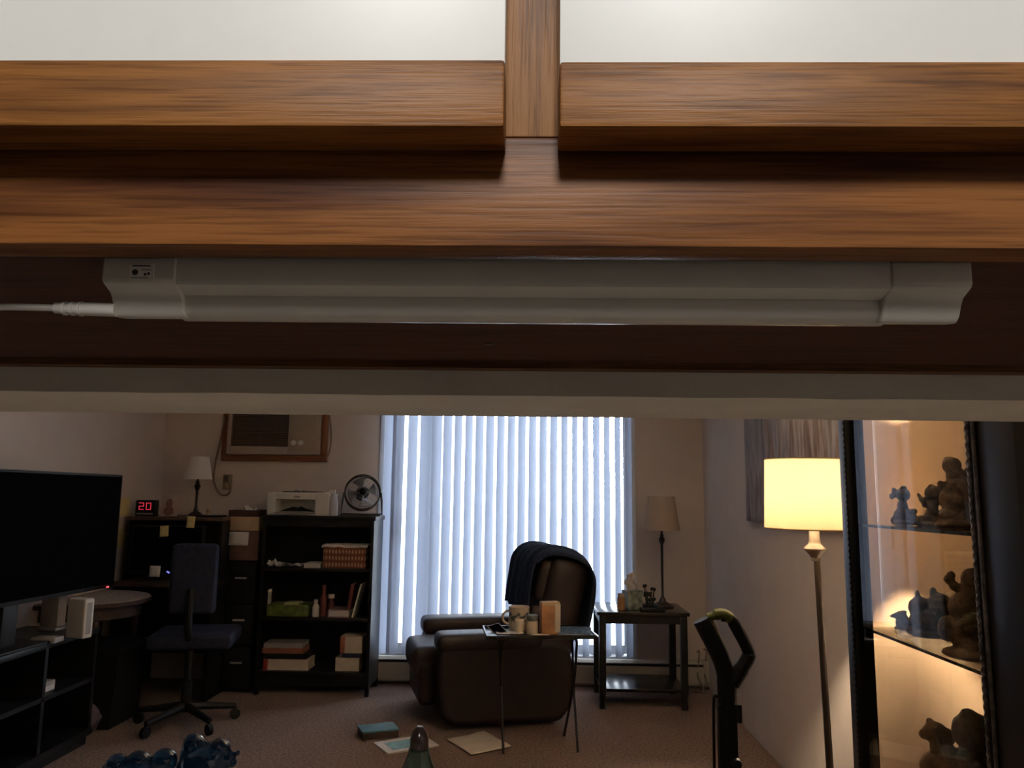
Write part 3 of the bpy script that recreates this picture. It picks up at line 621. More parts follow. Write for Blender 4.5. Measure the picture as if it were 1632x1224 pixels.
obj('side_label', MB().box(.022, .0525, -.0315, -.03, .01, .16), CREAM, bo)
pd = at(793, 999, Y=4.52)
ph_ = thing('phone', 'grey phone lying at the left end of the tray table', 'phone', (pd.x, 4.49, tz+.003), 0, rot=(R(12), R(-14), R(20)))
obj('phone_body', MB().box(-.035, .035, -.07, .07, 0, .009, .004), GREY_PL, ph_); obj('screen', MB().box(-.031, .031, -.063, .063, .009, .0098), SCREEN, ph_)
for (px, Yp, sx, sy, rz, m, lb, nm) in ((812, 4.45, .075, .05, .2, PAPER, 'white paper sheet under the mug on the tray table', 'paper_sheet'), (862, 4.385, .045, .025, -.3, CREAM, 'crumpled cream wrapper at the front rim of the tray table', 'wrapper')):
    p = at(px, 1004, Y=Yp)
    o = obj(nm, MB().grid(lambda u, v: Vector(((u-.5)*2*sx, (v-.5)*2*sy, .004+.006*abs(noise.noise(Vector((u*5, v*4, px)))))), 10, 8), m, loc=(p.x, Yp, tz-.004), rot=(0, 0, rz), mods=(('SOLIDIFY', dict(thickness=.001)),))
    tag(o, lb, 'paper')
p = at(916, 997, Y=4.56)
for k, (sx, sy, rz, m, lb) in enumerate(((.10, .13, .15, mat('dark_teal_cover', (.03, .07, .09), .3, .3), 'dark teal magazine at the bottom of the tray table pile'), (.085, .12, -.1, mat('glossy_blue_cover', (.10, .17, .26), .2, .5, 30), 'glossy blue magazine on top of the tray table pile'))):
    o = thing('magazine', lb, 'magazine', (p.x, 4.50, tz-.006+k*.008), rz)
    obj('pages', MB().box(-sx+.003, sx-.003, -sy+.003, sy-.003, .001, .006), PAPER, o); obj('cover', MB().box(-sx, sx, -sy, sy, .006, .0075).box(-sx, sx, -sy, sy, 0, .001), m, o)

# ------------------------------------------------------------------ end table and its lamp
ex0, ex1, ey0, ey1 = at(955, 1040, Y=5.27).x, at(1096, 1040, Y=5.27).x, 5.26, 5.72
ez = at(1025, 976, Y=5.25).z
et = thing('end_table', 'black square end table with a low shelf right of the recliner', 'table', ((ex0+ex1)/2, (ey0+ey1)/2, 0))
ehx, ehy = (ex1-ex0)/2, (ey1-ey0)/2
TOPM = mat('black_polished_top', (.010, .009, .008), .22, .2, 8, spec=.4)
obj('tabletop', MB().box(-ehx-.015, ehx+.015, -ehy-.015, ehy+.015, ez-.022, ez, .004), TOPM, et)
obj('apron', MB().box(-ehx+.01, ehx-.01, -ehy+.005, -ehy+.02, ez-.075, ez-.022).box(-ehx+.01, ehx-.01, ehy-.02, ehy-.005, ez-.075, ez-.022).box(-ehx+.005, -ehx+.02, -ehy+.02, ehy-.02, ez-.075, ez-.022).box(ehx-.02, ehx-.005, -ehy+.02, ehy-.02, ez-.075, ez-.022), BLACK, et)
for sx in (-1, 1):
    for sy in (-1, 1):
        x, y = sx*(ehx-.022), sy*(ehy-.022)
        obj('leg', MB().box(x-.022, x+.022, y-.022, y+.022, .09, ez-.022, .003).tube([(x, y, .1), (x, y-sy*-.0, .05), (x, y+sy*.012, 0)], [.022, .019, .021], 8), BLACK, et)
esz = at(1025, 1098, Y=5.28).z
obj('lower_shelf', MB().box(-ehx+.01, ehx-.01, -ehy+.01, ehy-.01, esz-.02, esz, .003), TOPM, et)
def table_lamp(name, label, x, y, z, shade_r0, shade_r1, zs0, zs1, mstem, shade, zknob=None, br=.06):
    o = thing(name, label, 'lamp', (x, y, z))
    obj('base', MB().lathe([(0, 0), (br, 0), (br, .012), (br*.8, .02), (br*.35, .035), (br*.22, .06), (0, .06)], 28, close=False), mstem, o)
    zk = zknob-z if zknob else zs0-z-.03
    obj('stem', MB().lathe([(br*.22, .05), (.008, .08), (.009, zk-.05), (.018, zk-.03), (.022, zk-.015), (.012, zk), (.014, zk+.012), (.008, zk+.02), (.007, zs1-z-.03)], 20), mstem, o)
    obj('lamp_shade', MB().lathe([(shade_r1, zs0-z), (shade_r0, zs1-z), (shade_r0-.002, zs1-z), (shade_r1-.002, zs0-z), (shade_r1, zs0-z)], 40, close=False), shade, o, smooth=50)
    hp = MB()
    for k in range(3):
        a = R(120*k+30); hp.tube([(0, 0, zs1-z-.02), (shade_r0*.98*math.cos(a), shade_r0*.98*math.sin(a), zs1-z-.006)], .0015, 6)
    obj('harp', hp, mstem, o)
    return o
lp = at(1056, 960, Y=5.52)
k_ = 5.52/FPX
table_lamp('table_lamp', 'unlit table lamp with cream shade and dark stem on the end table', lp.x, 5.52, ez, 20.5*k_, 28.5*k_, at(1056, 845, Y=5.52).z, at(1056, 791, Y=5.52).z, BRONZE if False else DARKWOOD, SHADE_OFF, at(1056, 856, Y=5.52).z, .075)
tb_ = at(1008, 972, Y=5.42)
ti = thing('tissue_box', 'green patterned tissue box with a white tissue pulled up on the end table', 'tissue box', (tb_.x, 5.42, ez), R(15))
obj('carton', MB().box(-.055, .055, -.055, .055, 0, .12, .004), mat('leafy_printed_card', (.20, .24, .20), .7, .7, 30), ti)
obj('tissue', MB().grid(lambda u, v: Vector(((u-.5)*.085*(1-.4*v)-.02*v+.012*math.sin(v*9), (.012*math.sin(u*9+v*3)), .115+.105*v+.02*u*v)), 10, 10), PAPER, ti, smooth=80, mods=(('SOLIDIFY', dict(thickness=.0015)),))
ob = at(990, 972, Y=5.36)
oo = thing('amber_jar', 'small amber jar left of the tissue box on the end table', 'jar', (ob.x, 5.36, ez))
obj('jar_body', MB().lathe([(0, 0), (.024, 0), (.026, .004), (.026, .075), (.02, .085), (0, .085)], 20, close=False), mat('orange_label', (.45, .24, .10), .5, .2), oo)
obj('lid', MB().lathe([(0, .085), (.022, .085), (.022, .105), (0, .107)], 20, close=False), CREAM, oo)
# dark sprig in a low dish
sp_ = at(1035, 972, Y=5.40)
so = thing('sprig_dish', 'low dark dish holding a small dark sprig left of the table lamp', 'dish', (sp_.x, 5.40, ez))
obj('dish', MB().lathe([(0, 0), (.035, 0), (.055, .026), (.052, .028), (.034, .006), (0, .005)], 24, close=False), BLACK, so)
sg = MB()
for k in range(16):
    a = k*2.4; l = .035+.016*(k % 5)
    sg.tube([(.012*math.cos(a), .012*math.sin(a), .01), (.025*math.cos(a), .025*math.sin(a), .01+l*.6), (.05*math.cos(a)*.7, .05*math.sin(a)*.7, .02+l*1.3)], [.003, .003, .002], 5)
    sg.sph((.035*math.cos(a), .035*math.sin(a), .02+l*1.3), .012, (1, .6, 1), sub=1)
obj('sprig', sg, mat('dried_dark_leaf', (.02, .022, .014), .8, .4), so)
gl = at(1040, 974, Y=5.31)
tag(box('remote_control', (-.08, .08, -.024, .024, 0, .022), BLACKM, None, .006, loc=(gl.x, 5.31, ez), rot=(0, 0, R(8))), 'black remote control at the front edge of the end table', 'remote')
cb = thing('power_cord', 'pale cords trailing down the wall right of the end table', 'cord', (at(1122, 1060, Y=5.8).x, 5.8, 0))
for dx, py in ((-.03, 1040), (.02, 1035)):
    obj('cord_strand', MB().tube(smooth_path([(dx, .085, at(1122, py, Y=5.88).z), (dx+.012, .06, .25), (dx-.01, .03, .1), (dx+.02, -.02, .008), (dx-.06, -.08, .008)]), .006, 8), mat('cord_vinyl', (.20, .17, .15), .6), cb)

# ------------------------------------------------------------------ papers on the carpet
p0 = at(602, 1172, Z=0)
tbx = thing('teal_box', 'teal lidded box lying on the carpet left of the recliner', 'box', (p0.x, p0.y, 0), R(24))
obj('box_body', MB().box(-.10, .10, -.07, .07, 0, .038, .003), mat('dark_box_side', (.035, .022, .020), .7), tbx)
obj('lid', MB().box(-.103, .103, -.073, .073, .036, .046, .003), mat('teal_card', (.055, .15, .19), .6, .15), tbx)
p0 = at(647, 1188, Z=0)
mgz = thing('floor_magazine', 'white and teal magazine on the carpet right of the teal box', 'magazine', (p0.x, p0.y, 0), R(32))
obj('pages', MB().box(-.145, .145, -.105, .105, .001, .008), PAPER, mgz); obj('cover', MB().box(-.146, .146, -.106, .106, .008, .0095), PAPER, mgz)
obj('cover_picture', MB().box(-.10, .10, -.07, .06, .0095, .0102), mat('teal_cover_print', (.10, .24, .23), .5, .4, 30), mgz)
pc = [at(712, 1179, Z=.004), at(752, 1204, Z=.004), at(814, 1192, Z=.004), at(772, 1168, Z=.004)]
cen = sum(pc, Vector())/4
fo = obj('folded_paper', MB().grid(lambda u, v: (pc[0].lerp(pc[1], u)).lerp(pc[3].lerp(pc[2], u), v)-cen+Vector((0, 0, .006+.014*max(0, v-.55)+.004*noise.noise(Vector((u*3, v*3, 1))))), 10, 10), CREAM, loc=cen, mods=(('SOLIDIFY', dict(thickness=.003)),))
tag(fo, 'cream folded newspaper on the carpet in front of the tray table', 'paper')

# ------------------------------------------------------------------ bookcase
bY0, bY1 = 5.46, 5.80
bx0, bx1 = at(412, 960, Y=bY0).x, at(592, 960, Y=bY0).x
bzT = at(500, 822, Y=bY0).z
bc = thing('bookcase', 'black bookcase with three open shelves left of the sliding door', 'bookcase', ((bx0+bx1)/2, (bY0+bY1)/2, 0))
bh, bd = (bx1-bx0)/2, (bY1-bY0)/2
obj('top_board', MB().box(-bh-.01, bh+.01, -bd-.008, bd, bzT-.03, bzT, .003), BLACK, bc)
for s in (-1, 1):
    x = s*(bh-.012)
    obj('side_panel', MB().box(x-.012, x+.012, -bd, bd, .055, bzT-.03, .002), BLACK, bc)
    for y in (-bd+.02, bd-.02): obj('foot', MB().box(x-.014, x+.014, y-.018, y+.018, 0, .055, .003), BLACK, bc)
obj('back_panel', MB().box(-bh+.024, bh-.024, bd-.008, bd, .055, bzT-.03), BLACKM, bc)
sz = [at(500, y, Y=bY0).z for y in (906, 985, 1071)]
for z in sz: obj('shelf', MB().box(-bh+.024, bh-.024, -bd+.004, bd-.008, z-.022, z, .002), BLACK, bc)
obj('top_fascia', MB().box(-bh+.024, bh-.024, -bd+.002, -bd+.018, bzT-.075, bzT-.03), BLACK, bc)
obj('toe_board', MB().box(-bh+.024, bh-.024, -bd+.03, -bd+.045, .055, sz[2]-.022), BLACK, bc)
def shelf_box(name, label, cat, x0, x1, ytop, ybot, zbase, m, depth=.2, Y=None, rot=None, kids=None, bev=.004, group=None):
    Y = Y or bY0+.04
    a, b_ = at(x0, ybot, Y=Y), at(x1, ybot, Y=Y); hh = (ybot-ytop)/FPX*Y*.99
    o = thing(name, label, cat, ((a.x+b_.x)/2, Y, zbase), 0, group, rot)
    wd = (b_.x-a.x)/2
    return o, wd, hh, depth
def book(label, x0, x1, ytop, ybot, zb, m, pages=CREAM, endcap=None, depth=.17, group=None, name='book'):
    o, wd, hh, dp = shelf_box(name, label, 'book', x0, x1, ytop, ybot, zb, m, depth, group=group)
    obj('cover', MB().box(-wd, wd, 0, dp, 0, hh*.12).box(-wd, wd, 0, dp, hh*.88, hh).box(-wd, -wd+.006, 0, dp, hh*.12, hh*.88), m, o)
    obj('pages', MB().box(-wd+.006, wd-.003, .003, dp-.003, hh*.12, hh*.88), pages, o)
    if endcap: obj('spine_band', MB().box(-wd-.001, -wd+.03, -.002, .004, 0, hh), endcap, o)
    return o, hh
REDB = mat('red_brown_cover', (.28, .10, .06), .6, .2); MAROON = mat('maroon_cover', (.10, .02, .02), .6, .2); NAVYB = mat('navy_cover', (.012, .014, .035), .5, .2)
# shelf one
o, wd, hh, dp = shelf_box('basket_box', 'rust patterned fabric box with lid on top shelf of the bookcase', 'box', 514, 582, 868, 905, sz[0], None)
PAT = bpy.data.materials.new('rust_lattice_fabric'); PAT.use_nodes = True
t_ = PAT.node_tree; tc_ = N(t_, 'ShaderNodeTexCoord'); w1 = N(t_, 'ShaderNodeTexWave', bands_direction='Z'); w1.inputs['Scale'].default_value = 7; w1.inputs['Distortion'].default_value = 1.5; t_.links.new(tc_.outputs['Object'], w1.inputs['Vector'])
w2 = N(t_, 'ShaderNodeTexWave', bands_direction='X'); w2.inputs['Scale'].default_value = 14; w2.inputs['Distortion'].default_value = 2; t_.links.new(tc_.outputs['Object'], w2.inputs['Vector'])
mm_ = N(t_, 'ShaderNodeMath', operation='MULTIPLY'); t_.links.new(w1.outputs['Fac'], mm_.inputs[0]); t_.links.new(w2.outputs['Fac'], mm_.inputs[1])
t_.links.new(ramp(t_, mm_.outputs[0], [(.15, (.17, .055, .03)), (.6, (.42, .26, .17))]), t_.nodes['Principled BSDF'].inputs['Base Color']); t_.nodes['Principled BSDF'].inputs['Roughness'].default_value = .9
obj('box_body', MB().box(-wd, wd, 0, dp, 0, hh*.95, .006), PAT, o)
obj('lid', MB().grid(lambda u, v: Vector((-wd-.012+(2*wd+.024)*u, -.01+(dp+.02)*v, hh*.95+.004+.012*abs(noise.noise(Vector((u*4, v*3, 0))))-.014*(1 if v == 0 else 0))), 14, 8), PAPER, o, mods=(('SOLIDIFY', dict(thickness=.006)),))
def crumple(name, label, px, Y, zb, sx, sy, hgt, m, seed, cat='paper'):
    x = at(px, 900, Y=Y).x
    b = MB().grid(lambda u, v: Vector(((u-.5)*2*sx, (v-.5)*2*sy, .004+hgt*abs(noise.noise(Vector((u*2.6+seed, v*2.3, seed))))*1.6)), 9, 8)
    return tag(obj(name, b, m, loc=(x, Y, zb), smooth=0, mods=(('SOLIDIFY', dict(thickness=.002)),)), label, cat)
crumple('crumpled_paper', 'crumpled grey paper at left end of the top bookcase shelf', 437, bY0+.10, sz[0], .06, .05, .06, PAPER, 3.1)
crumple('plastic_bag', 'flattened dark plastic bag at centre of the top bookcase shelf', 464, bY0+.12, sz[0], .08, .06, .03, GREY_PL, 7.7, 'bag')
book('flat white booklet beside the rust patterned box on the top shelf', 484, 511, 898, 905, sz[0], PAPER, PAPER, name='booklet')
# shelf two
o, wd, hh, dp = shelf_box('green_tub', 'green plastic tub with pale lid strip on the middle bookcase shelf', 'tub', 424, 490, 966, 984, sz[1], None)
obj('tub_body', MB().box(-wd, wd, 0, dp, 0, hh, .008), mat('green_plastic_tub', (.10, .14, .03), .5, .5, 24), o)
obj('lid_strip', MB().box(-wd*.15, wd*.55, -.003, dp*.5, hh, hh+.016, .003), mat('pale_yellow_strip', (.45, .45, .22), .5), o)
o, wd, hh, dp = shelf_box('grey_canister', 'grey canister standing at left end of middle bookcase shelf', 'canister', 419, 431, 946, 984, sz[1], None, Y=bY0+.14)
obj('can_body', MB().lathe([(0, 0), (wd, 0), (wd, hh*.9), (0, hh*.9)], 20, close=False), GREY_PL, o); obj('lid', MB().lathe([(0, hh*.9), (wd*1.04, hh*.9), (wd*1.04, hh), (0, hh)], 20, close=False), PAPER, o)
for i, (a, b_, tp, m, lb) in enumerate(((497, 508, 958, PAPER, 'pale pink bottle on the middle bookcase shelf beside the green tub'), (509, 520, 937, MAROON, 'tall maroon bottle in the middle of the middle bookcase shelf'), (521, 532, 951, CREAM, 'cream topped jar right of the tall maroon bottle'))):
    o, wd, hh, dp = shelf_box('shelf_bottle', lb, 'bottle', a, b_, tp, 984, sz[1], None, Y=bY0+.07+.02*i)
    obj('bottle_body', MB().lathe([(0, 0), (wd, 0), (wd, hh*.6), (wd*.5, hh*.75), (wd*.45, hh*.82), (0, hh*.82)], 18, close=False), MAROON if i else m, o)
    obj('cap', MB().lathe([(0, hh*.82), (wd*(.95 if i == 2 else .6), hh*.82), (wd*(.95 if i == 2 else .6), hh), (0, hh)], 18, close=False), m, o)
book('pale pink book lying flat under the leaning books on the middle shelf', 522, 556, 972, 984, sz[1], mat('dusty_pink_cover', (.26, .15, .14), .6), PAPER)
for i, (xb, xt, m, lb) in enumerate(((548, 557, MAROON, 'maroon book leaning right on the middle bookcase shelf'), (560, 575, PAPER, 'thin white edged book leaning at right end of middle bookcase shelf'))):
    a, t2 = at(xb, 984, Y=bY0+.05), at(xt, 930, Y=bY0+.05)
    dx = t2.x-a.x; L = math.hypot(dx, t2.z-a.z)*.97
    o = thing('leaning_book', lb, 'book', (a.x+(.02 if i == 0 else 0), bY0+.05, sz[1]+.002+(.055 if i == 0 else 0)), rot=(0, math.atan2(dx, t2.z-a.z), 0))
    if i == 0: L -= .055
    th_ = .022 if i == 0 else .010
    obj('cover', MB().box(0, .003, 0, .16, 0, L).box(th_-.003, th_, 0, .16, 0, L).box(0, th_, -.003, 0, 0, L), m, o)
    obj('pages', MB().box(.003, th_-.003, 0, .155, .003, L-.003), CREAM if i == 0 else PAPER, o)
# shelf three
zb = sz[2]
for lb, x0, x1, yt, yb, m, pg, ec in (('tan paperback with red spine end at bottom of the lower left stack', 419, 491, 1054, 1070, CREAM, CREAM, mat('red_spine', (.28, .03, .03), .5)), ('dark covered book second from bottom in the lower left stack', 420, 488, 1045, 1053, BLACKM, BLACKM, None), ('red brown book third from bottom in the lower left stack', 417, 483, 1036, 1044, REDB, REDB, None), ('grey softcover book topmost of the lower left stack', 420, 482, 1028, 1035, GREY_PL, GREY_PL, None)):
    o, hh = book(lb, x0, x1, yt, yb, zb, m, pg, ec); zb += hh+.002
zb = sz[2]
for lb, x0, x1, yt, yb, m, pg, ec in (('thick cream book at bottom of the lower right stack', 534, 572, 1050, 1070, CREAM, CREAM, None), ('navy book between the two cream blocks on the lower shelf', 545, 576, 1043, 1049, NAVYB, NAVYB, None), ('thick cream book with red edge topmost of the lower right stack', 542, 577, 1017, 1042, CREAM, CREAM, REDB)):
    o, hh = book(lb, x0, x1, yt, yb, zb, m, pg, ec); zb += hh+.002

# ---- on top of the bookcase
tY = bY0+.03
pa_, pb_ = at(425, 818, Y=tY), at(523, 818, Y=tY); pw_ = (pb_.x-pa_.x)/2; phh = at(470, 786, Y=tY).z-bzT
prn = thing('printer', 'white desktop printer on top of the bookcase', 'printer', ((pa_.x+pb_.x)/2, tY, bzT))
so0, so1 = at(440, 800, Y=tY).x-(pa_.x+pb_.x)/2, at(502, 800, Y=tY).x-(pa_.x+pb_.x)/2
pb2 = MB().box(-pw_, so0, 0, .26, 0, phh, .006).box(so1, pw_, 0, .26, 0, phh, .006).box(so0-.002, so1+.002, 0, .26, phh*.72, phh, .004).box(so0-.002, so1+.002, .12, .26, 0, phh*.72).box(so0-.002, so1+.002, 0, .12, 0, .012)
obj('printer_body', pb2, WHITE_PL, prn)
obj('output_tray', MB().box(so0+.002, so1-.002, -.05, .11, .014, .022), GREY_PL, prn)
obj('brand_plate', MB().box(-.03, .012, -.002, .001, phh*.80, phh*.88), GREY_PL, prn)
obj('lid_panel', MB().box(-pw_+.02, pw_-.03, .02, .24, phh, phh+.006, .002), WHITE_PL, prn)
tp0 = at(480, 785, Y=tY+.08)
fo_ = thing('glasses_case', 'dark thin folder with small items lying on the printer', 'folder', (tp0.x, tY+.04, bzT+phh+.006))
obj('folder_sheet', MB().box(-.12, .12, 0, .16, 0, .008, .002), DESKW, fo_)
obj('clip', MB().sph((-.03, .05, .012), .018, (1.3, 1, .7)).sph((.02, .06, .012), .014, (1.5, 1, .9)), GREY_PL, fo_)
dk = at(472, 816, Y=tY-.02)
tag(obj('black_cloth', MB().grid(lambda u, v: Vector(((u-.5)*.24, (v-.5)*.07, .006+(.030+.02*noise.noise(Vector((u*7, v*3, 2))))*math.sin(math.pi*u)*math.sin(math.pi*v))), 18, 8), BLACKM, loc=(dk.x, tY+.005-.0, bzT+.024), mods=(('SOLIDIFY', dict(thickness=.003)),)), 'crumpled black cloth lying in the printer output tray', 'cloth')
sb_ = at(528, 818, Y=tY+.05)
spb = thing('spray_bottle', 'white spray bottle between the printer and the fan', 'bottle', (at(531, 800, Y=tY+.05).x, tY+.05, bzT))
obj('bottle_body', MB().lathe([(0, 0), (.032, 0), (.034, .006), (.034, .10), (.018, .135), (.012, .15), (0, .15)], 22, close=False), mat('bluish_white_plastic', (.46, .47, .50), .45), spb)
obj('spray_head', MB().box(-.03, .014, -.01, .01, .15, .178, .004).tube([(-.02, 0, .152), (-.024, 0, .125)], .004, 6), WHITE_PL, spb)
FYn = bY0+.15; fc = at(578, 785, Y=FYn); fr_ = 27.5/FPX*FYn
fn = thing('desk_fan', 'round metal desk fan with wire guard on top of the bookcase', 'fan', (fc.x, FYn, bzT))
fz = fc.z-bzT
ringm = Matrix.Translation((0, 0, fz)) @ Matrix.Rotation(R(-12), 4, 'X') @ Matrix.Rotation(R(14), 4, 'Z')
def ring(b, r, rr, y):
    pts = [ringm @ Vector((r*math.cos(2*math.pi*k/40), y, r*math.sin(2*math.pi*k/40))) for k in range(41)]
    b.tube(pts, rr, 6, cap=False)
FANM = mat('brushed_fan_metal', (.22, .20, .19), .35, .2, metal=.8); FANB = mat('fan_blade_metal', (.28, .28, .29), .4, .15, metal=.5)
b = MB(); ring(b, fr_, .006, -.02); ring(b, fr_, .006, .03); obj('guard_ring', b, DARKWOOD if False else BRONZE, fn)
b = MB()
for r in (.25, .4, .55, .7, .85): ring(b, fr_*r, .0012, -.045+.03*r*r)
for k in range(20):
    a = 2*math.pi*k/20; b.tube([ringm @ Vector((fr_*q*math.cos(a), -.045+.03*q*q, fr_*q*math.sin(a))) for q in (.2, .6, 1)], .0011, 5)
obj('wire_guard', b, FANM, fn)
b = MB().sph(ringm @ Vector((0, -.03, 0)), .028, (1, .6, 1)).tube([ringm @ Vector((0, 0, 0)), ringm @ Vector((0, .09, 0))], .045, 18)
obj('motor', b, BLACKM, fn)
for k in range(4):
    a0 = math.pi/2*k+.3
    def bladef(u, v):
        a = a0+(v-.5)*1.1*(.4+.6*u); r = fr_*(.18+.68*u)
        return ringm @ Vector((r*math.cos(a), (v-.5)*.028, r*math.sin(a)))
    obj('blade', MB().grid(bladef, 6, 6), FANB, fn, mods=(('SOLIDIFY', dict(thickness=.002)),))
hb_ = [(-fr_-.008, 0, fz), (-fr_-.016, 0, fz*.6), (-fr_-.02, 0, .012), (0, 0, .008), (fr_+.02, 0, .012), (fr_+.016, 0, fz*.6), (fr_+.008, 0, fz)]
obj('stand', MB().tube([Vector(p) for p in hb_], .008, 8).box(-fr_-.02, fr_+.02, -.06, .06, 0, .010, .004), BRONZE if False else DARKWOOD, fn)

# ------------------------------------------------------------------ wall air conditioner
aY = YB
ax0, ax1 = at(356, 700, Y=aY).x, at(523, 700, Y=aY).x; az0 = at(440, 735, Y=aY-.02).z; az1 = az0+.50
ac = thing('air_conditioner', 'wall air conditioner in an oak casing above the printer', 'air conditioner', ((ax0+ax1)/2, aY, az0))
ah = (ax1-ax0)/2; hgt = az1-az0
CAS = oak('oak_casing', 'x', light=(.20, .085, .04), dark=(.10, .035, .018), seed=4, freq=.15); CASZ = oak('oak_casing_upright', 'z', light=(.20, .085, .04), dark=(.10, .035, .018), seed=6, freq=.15)
cw = .045
obj('casing_board', MB().box(-ah, ah, -.03, -.001, 0, cw, .003), CAS, ac); obj('casing_board', MB().box(-ah, ah, -.03, -.001, hgt-cw, hgt, .003), CAS, ac)
for s in (-1, 1): obj('casing_board', MB().box(min(s*ah, s*(ah-cw)), max(s*ah, s*(ah-cw)), -.03, -.001, cw, hgt-cw, .003), CASZ, ac)
ix = ah-cw-.004; gxs = ix*.32
ACW = mat('aged_beige_plastic', (.36, .29, .23), .55, .06)
obj('body', MB().box(-ix, -ix+.03, -.06, -.001, cw+.004, hgt-cw-.004, .004).box(gxs, ix, -.06, -.001, cw+.004, hgt-cw-.004, .004).box(-ix+.03, gxs, -.06, -.001, cw+.004, cw+.062, .004).box(-ix+.03, gxs, -.06, -.001, hgt-cw-.05, hgt-cw-.004, .004), ACW, ac)
gr_ = obj('grille_back', MB().box(-ix+.028, gxs+.002, -.03, -.02, cw+.06, hgt-cw-.048), mat('brown_filter', (.07, .045, .035), .9, .2), ac)
l0 = obj('grille_louver', MB().box(-ix+.03, gxs, -.052, -.032, 0, .004), mat('brown_louver', (.15, .10, .08), .6, .1), ac, loc=(0, 0, cw+.066))
nz_ = int((hgt-2*cw-.115)/.0125)
for k in range(1, nz_):
    l1 = l0.copy(); COL.objects.link(l1); l1.location.z = cw+.066+.0125*k
ctl = obj('control_panel', MB().box(gxs+.015, ix-.03, -.063, -.058, cw+.03, hgt-cw-.03, .002), mat('tan_control_panel', (.34, .27, .20), .55, .05), ac)
for x in (gxs+.045, gxs+.045+.055): obj('knob', MB().lathe([(0, 0), (.020, 0), (.018, .016), (0, .016)], 18, close=False, m=Matrix.Translation((x, -.063, cw+.09)) @ Matrix.Rotation(R(90), 4, 'X')), PAPER, ctl)
op = at(363, 768, Y=aY)
ol = thing('wall_outlet', 'ivory wall outlet with a plug below the air conditioner', 'outlet', (op.x, aY, op.z))
obj('plate', MB().box(-.036, .036, -.007, 0, -.058, .058, .003), mat('ivory_plate', (.30, .24, .16), .5, .1), ol)
obj('plug', MB().box(-.02, .02, -.032, -.006, .005, .048, .005), mat('brown_plug', (.10, .075, .05), .5), ol)
obj('socket', MB().box(-.017, .017, -.009, -.006, -.045, -.012, .002), TAN, ol)
CORDM = mat('beige_cord', (.20, .16, .11), .6)
pts = [at(358, 665, Y=aY-.03), at(352, 700, Y=aY-.02), at(344, 735, Y=aY-.012), at(341, 762, Y=aY-.012), at(348, 783, Y=aY-.012), at(358, 789, Y=aY-.012), at(367, 783, Y=aY-.02), at(365, 764, Y=aY-.03)]
b0 = pts[0].copy()
tag(obj('appliance_cord', MB().tube(smooth_path([p-b0 for p in pts]), .008, 8), CORDM, loc=b0), 'beige power cord looping from the air conditioner to the outlet', 'cord')
pts = [at(525, 662, Y=aY-.03), at(528, 690, Y=aY-.012), at(526, 715, Y=aY-.012), at(522, 728, Y=aY-.02)]
b0 = pts[0].copy()
tag(obj('side_cord', MB().tube(smooth_path([p-b0 for p in pts]), .005, 8), CORDM, loc=b0), 'thin cord hanging at the right side of the air conditioner casing', 'cord')

# ------------------------------------------------------------------ desk with hutch, left corner
dY0, dY1 = 5.30, 5.84
dx0, dx1 = at(196, 880, Y=5.34).x, at(350, 880, Y=5.34).x; dx0 = max(dx0, XL+.01)
dzT = at(280, 824, Y=5.34).z
dz = .75; dYF = 5.21
dk_ = thing('corner_desk', 'dark brown desk with a tall hutch in the corner behind the television', 'desk', ((dx0+dx1)/2, dY1, 0))
dh = (dx1-dx0)/2
obj('hutch_top', MB().box(-dh, dh, 5.34-dY1, 0, dzT-.025, dzT, .003), DESKW, dk_)
for s in (-1, 1): obj('hutch_side', MB().box(min(s*dh, s*(dh-.02)), max(s*dh, s*(dh-.02)), 5.36-dY1, 0, dz, dzT-.025), BLACK, dk_)
obj('hutch_back', MB().box(-dh+.02, dh-.02, -.012, 0, dz, dzT-.025), BLACK, dk_)
obj('desktop', MB().box(-dh, dh, dYF-dY1, 0, dz-.03, dz, .004), DESKW, dk_)
for x in (-dh+.013, dh-.013): obj('end_panel', MB().box(x-.012, x+.012, dYF-dY1+.03, -.02, 0, dz-.03), BLACK, dk_)
obj('modesty_panel', MB().box(-dh+.02, dh-.03, -.06, -.045, .2, dz-.03), BLACK, dk_)
# monitor
mY = 5.22
m0, m1 = at(204, 915, Y=mY), at(325, 838, Y=mY); m0.x = max(m0.x, XL+.03)
mo = thing('monitor', 'black computer monitor with sticky notes standing on the corner desk', 'monitor', ((m0.x+m1.x)/2, mY, dz))
mw = (m1.x-m0.x)/2; mz0, mz1 = m0.z-dz, m1.z-dz
obj('bezel', MB().box(-mw, mw, 0, .03, mz0, mz1, .005), BLACKM, mo)
obj('screen', MB().box(-mw+.012, mw-.012, -.0015, 0, mz0+.02, mz1-.012), SCREEN, mo)
obj('stand', MB().box(-.03, .03, .03, .06, .01, mz0+.15, .005).box(-.12, .12, 0, .16, 0, .012, .004), BLACKM, mo)
LEDB = mat('blue_led', (.05, .05, .2), .4, .02, emit=(.25, .25, 1), estr=1.2)
lb_ = at(267, 912, Y=mY-.01)
obj('power_light', MB().box(-.010, .010, -.004, .001, -.004, .004, m=Matrix.Translation((lb_.x-mo.location.x, 0, lb_.z-dz)) @ Matrix.Rotation(R(30), 4, 'Y')), LEDB, mo)
def note(label, x0, x1, y0, y1, Y, m, tilt=0):
    a, b_ = at(x0, y1, Y=Y), at(x1, y0, Y=Y); wx_, wz_ = (b_.x-a.x)/2, (b_.z-a.z)
    o = obj('sticky_note', MB().grid(lambda u, v: Vector(((u-.5)*2*wx_, -.006*(1-v)**2, v*wz_)), 3, 5), m, loc=((a.x+b_.x)/2, Y, a.z), rot=(0, R(tilt), 0), mods=(('SOLIDIFY', dict(thickness=.0008)),))
    return tag(o, label, 'note')
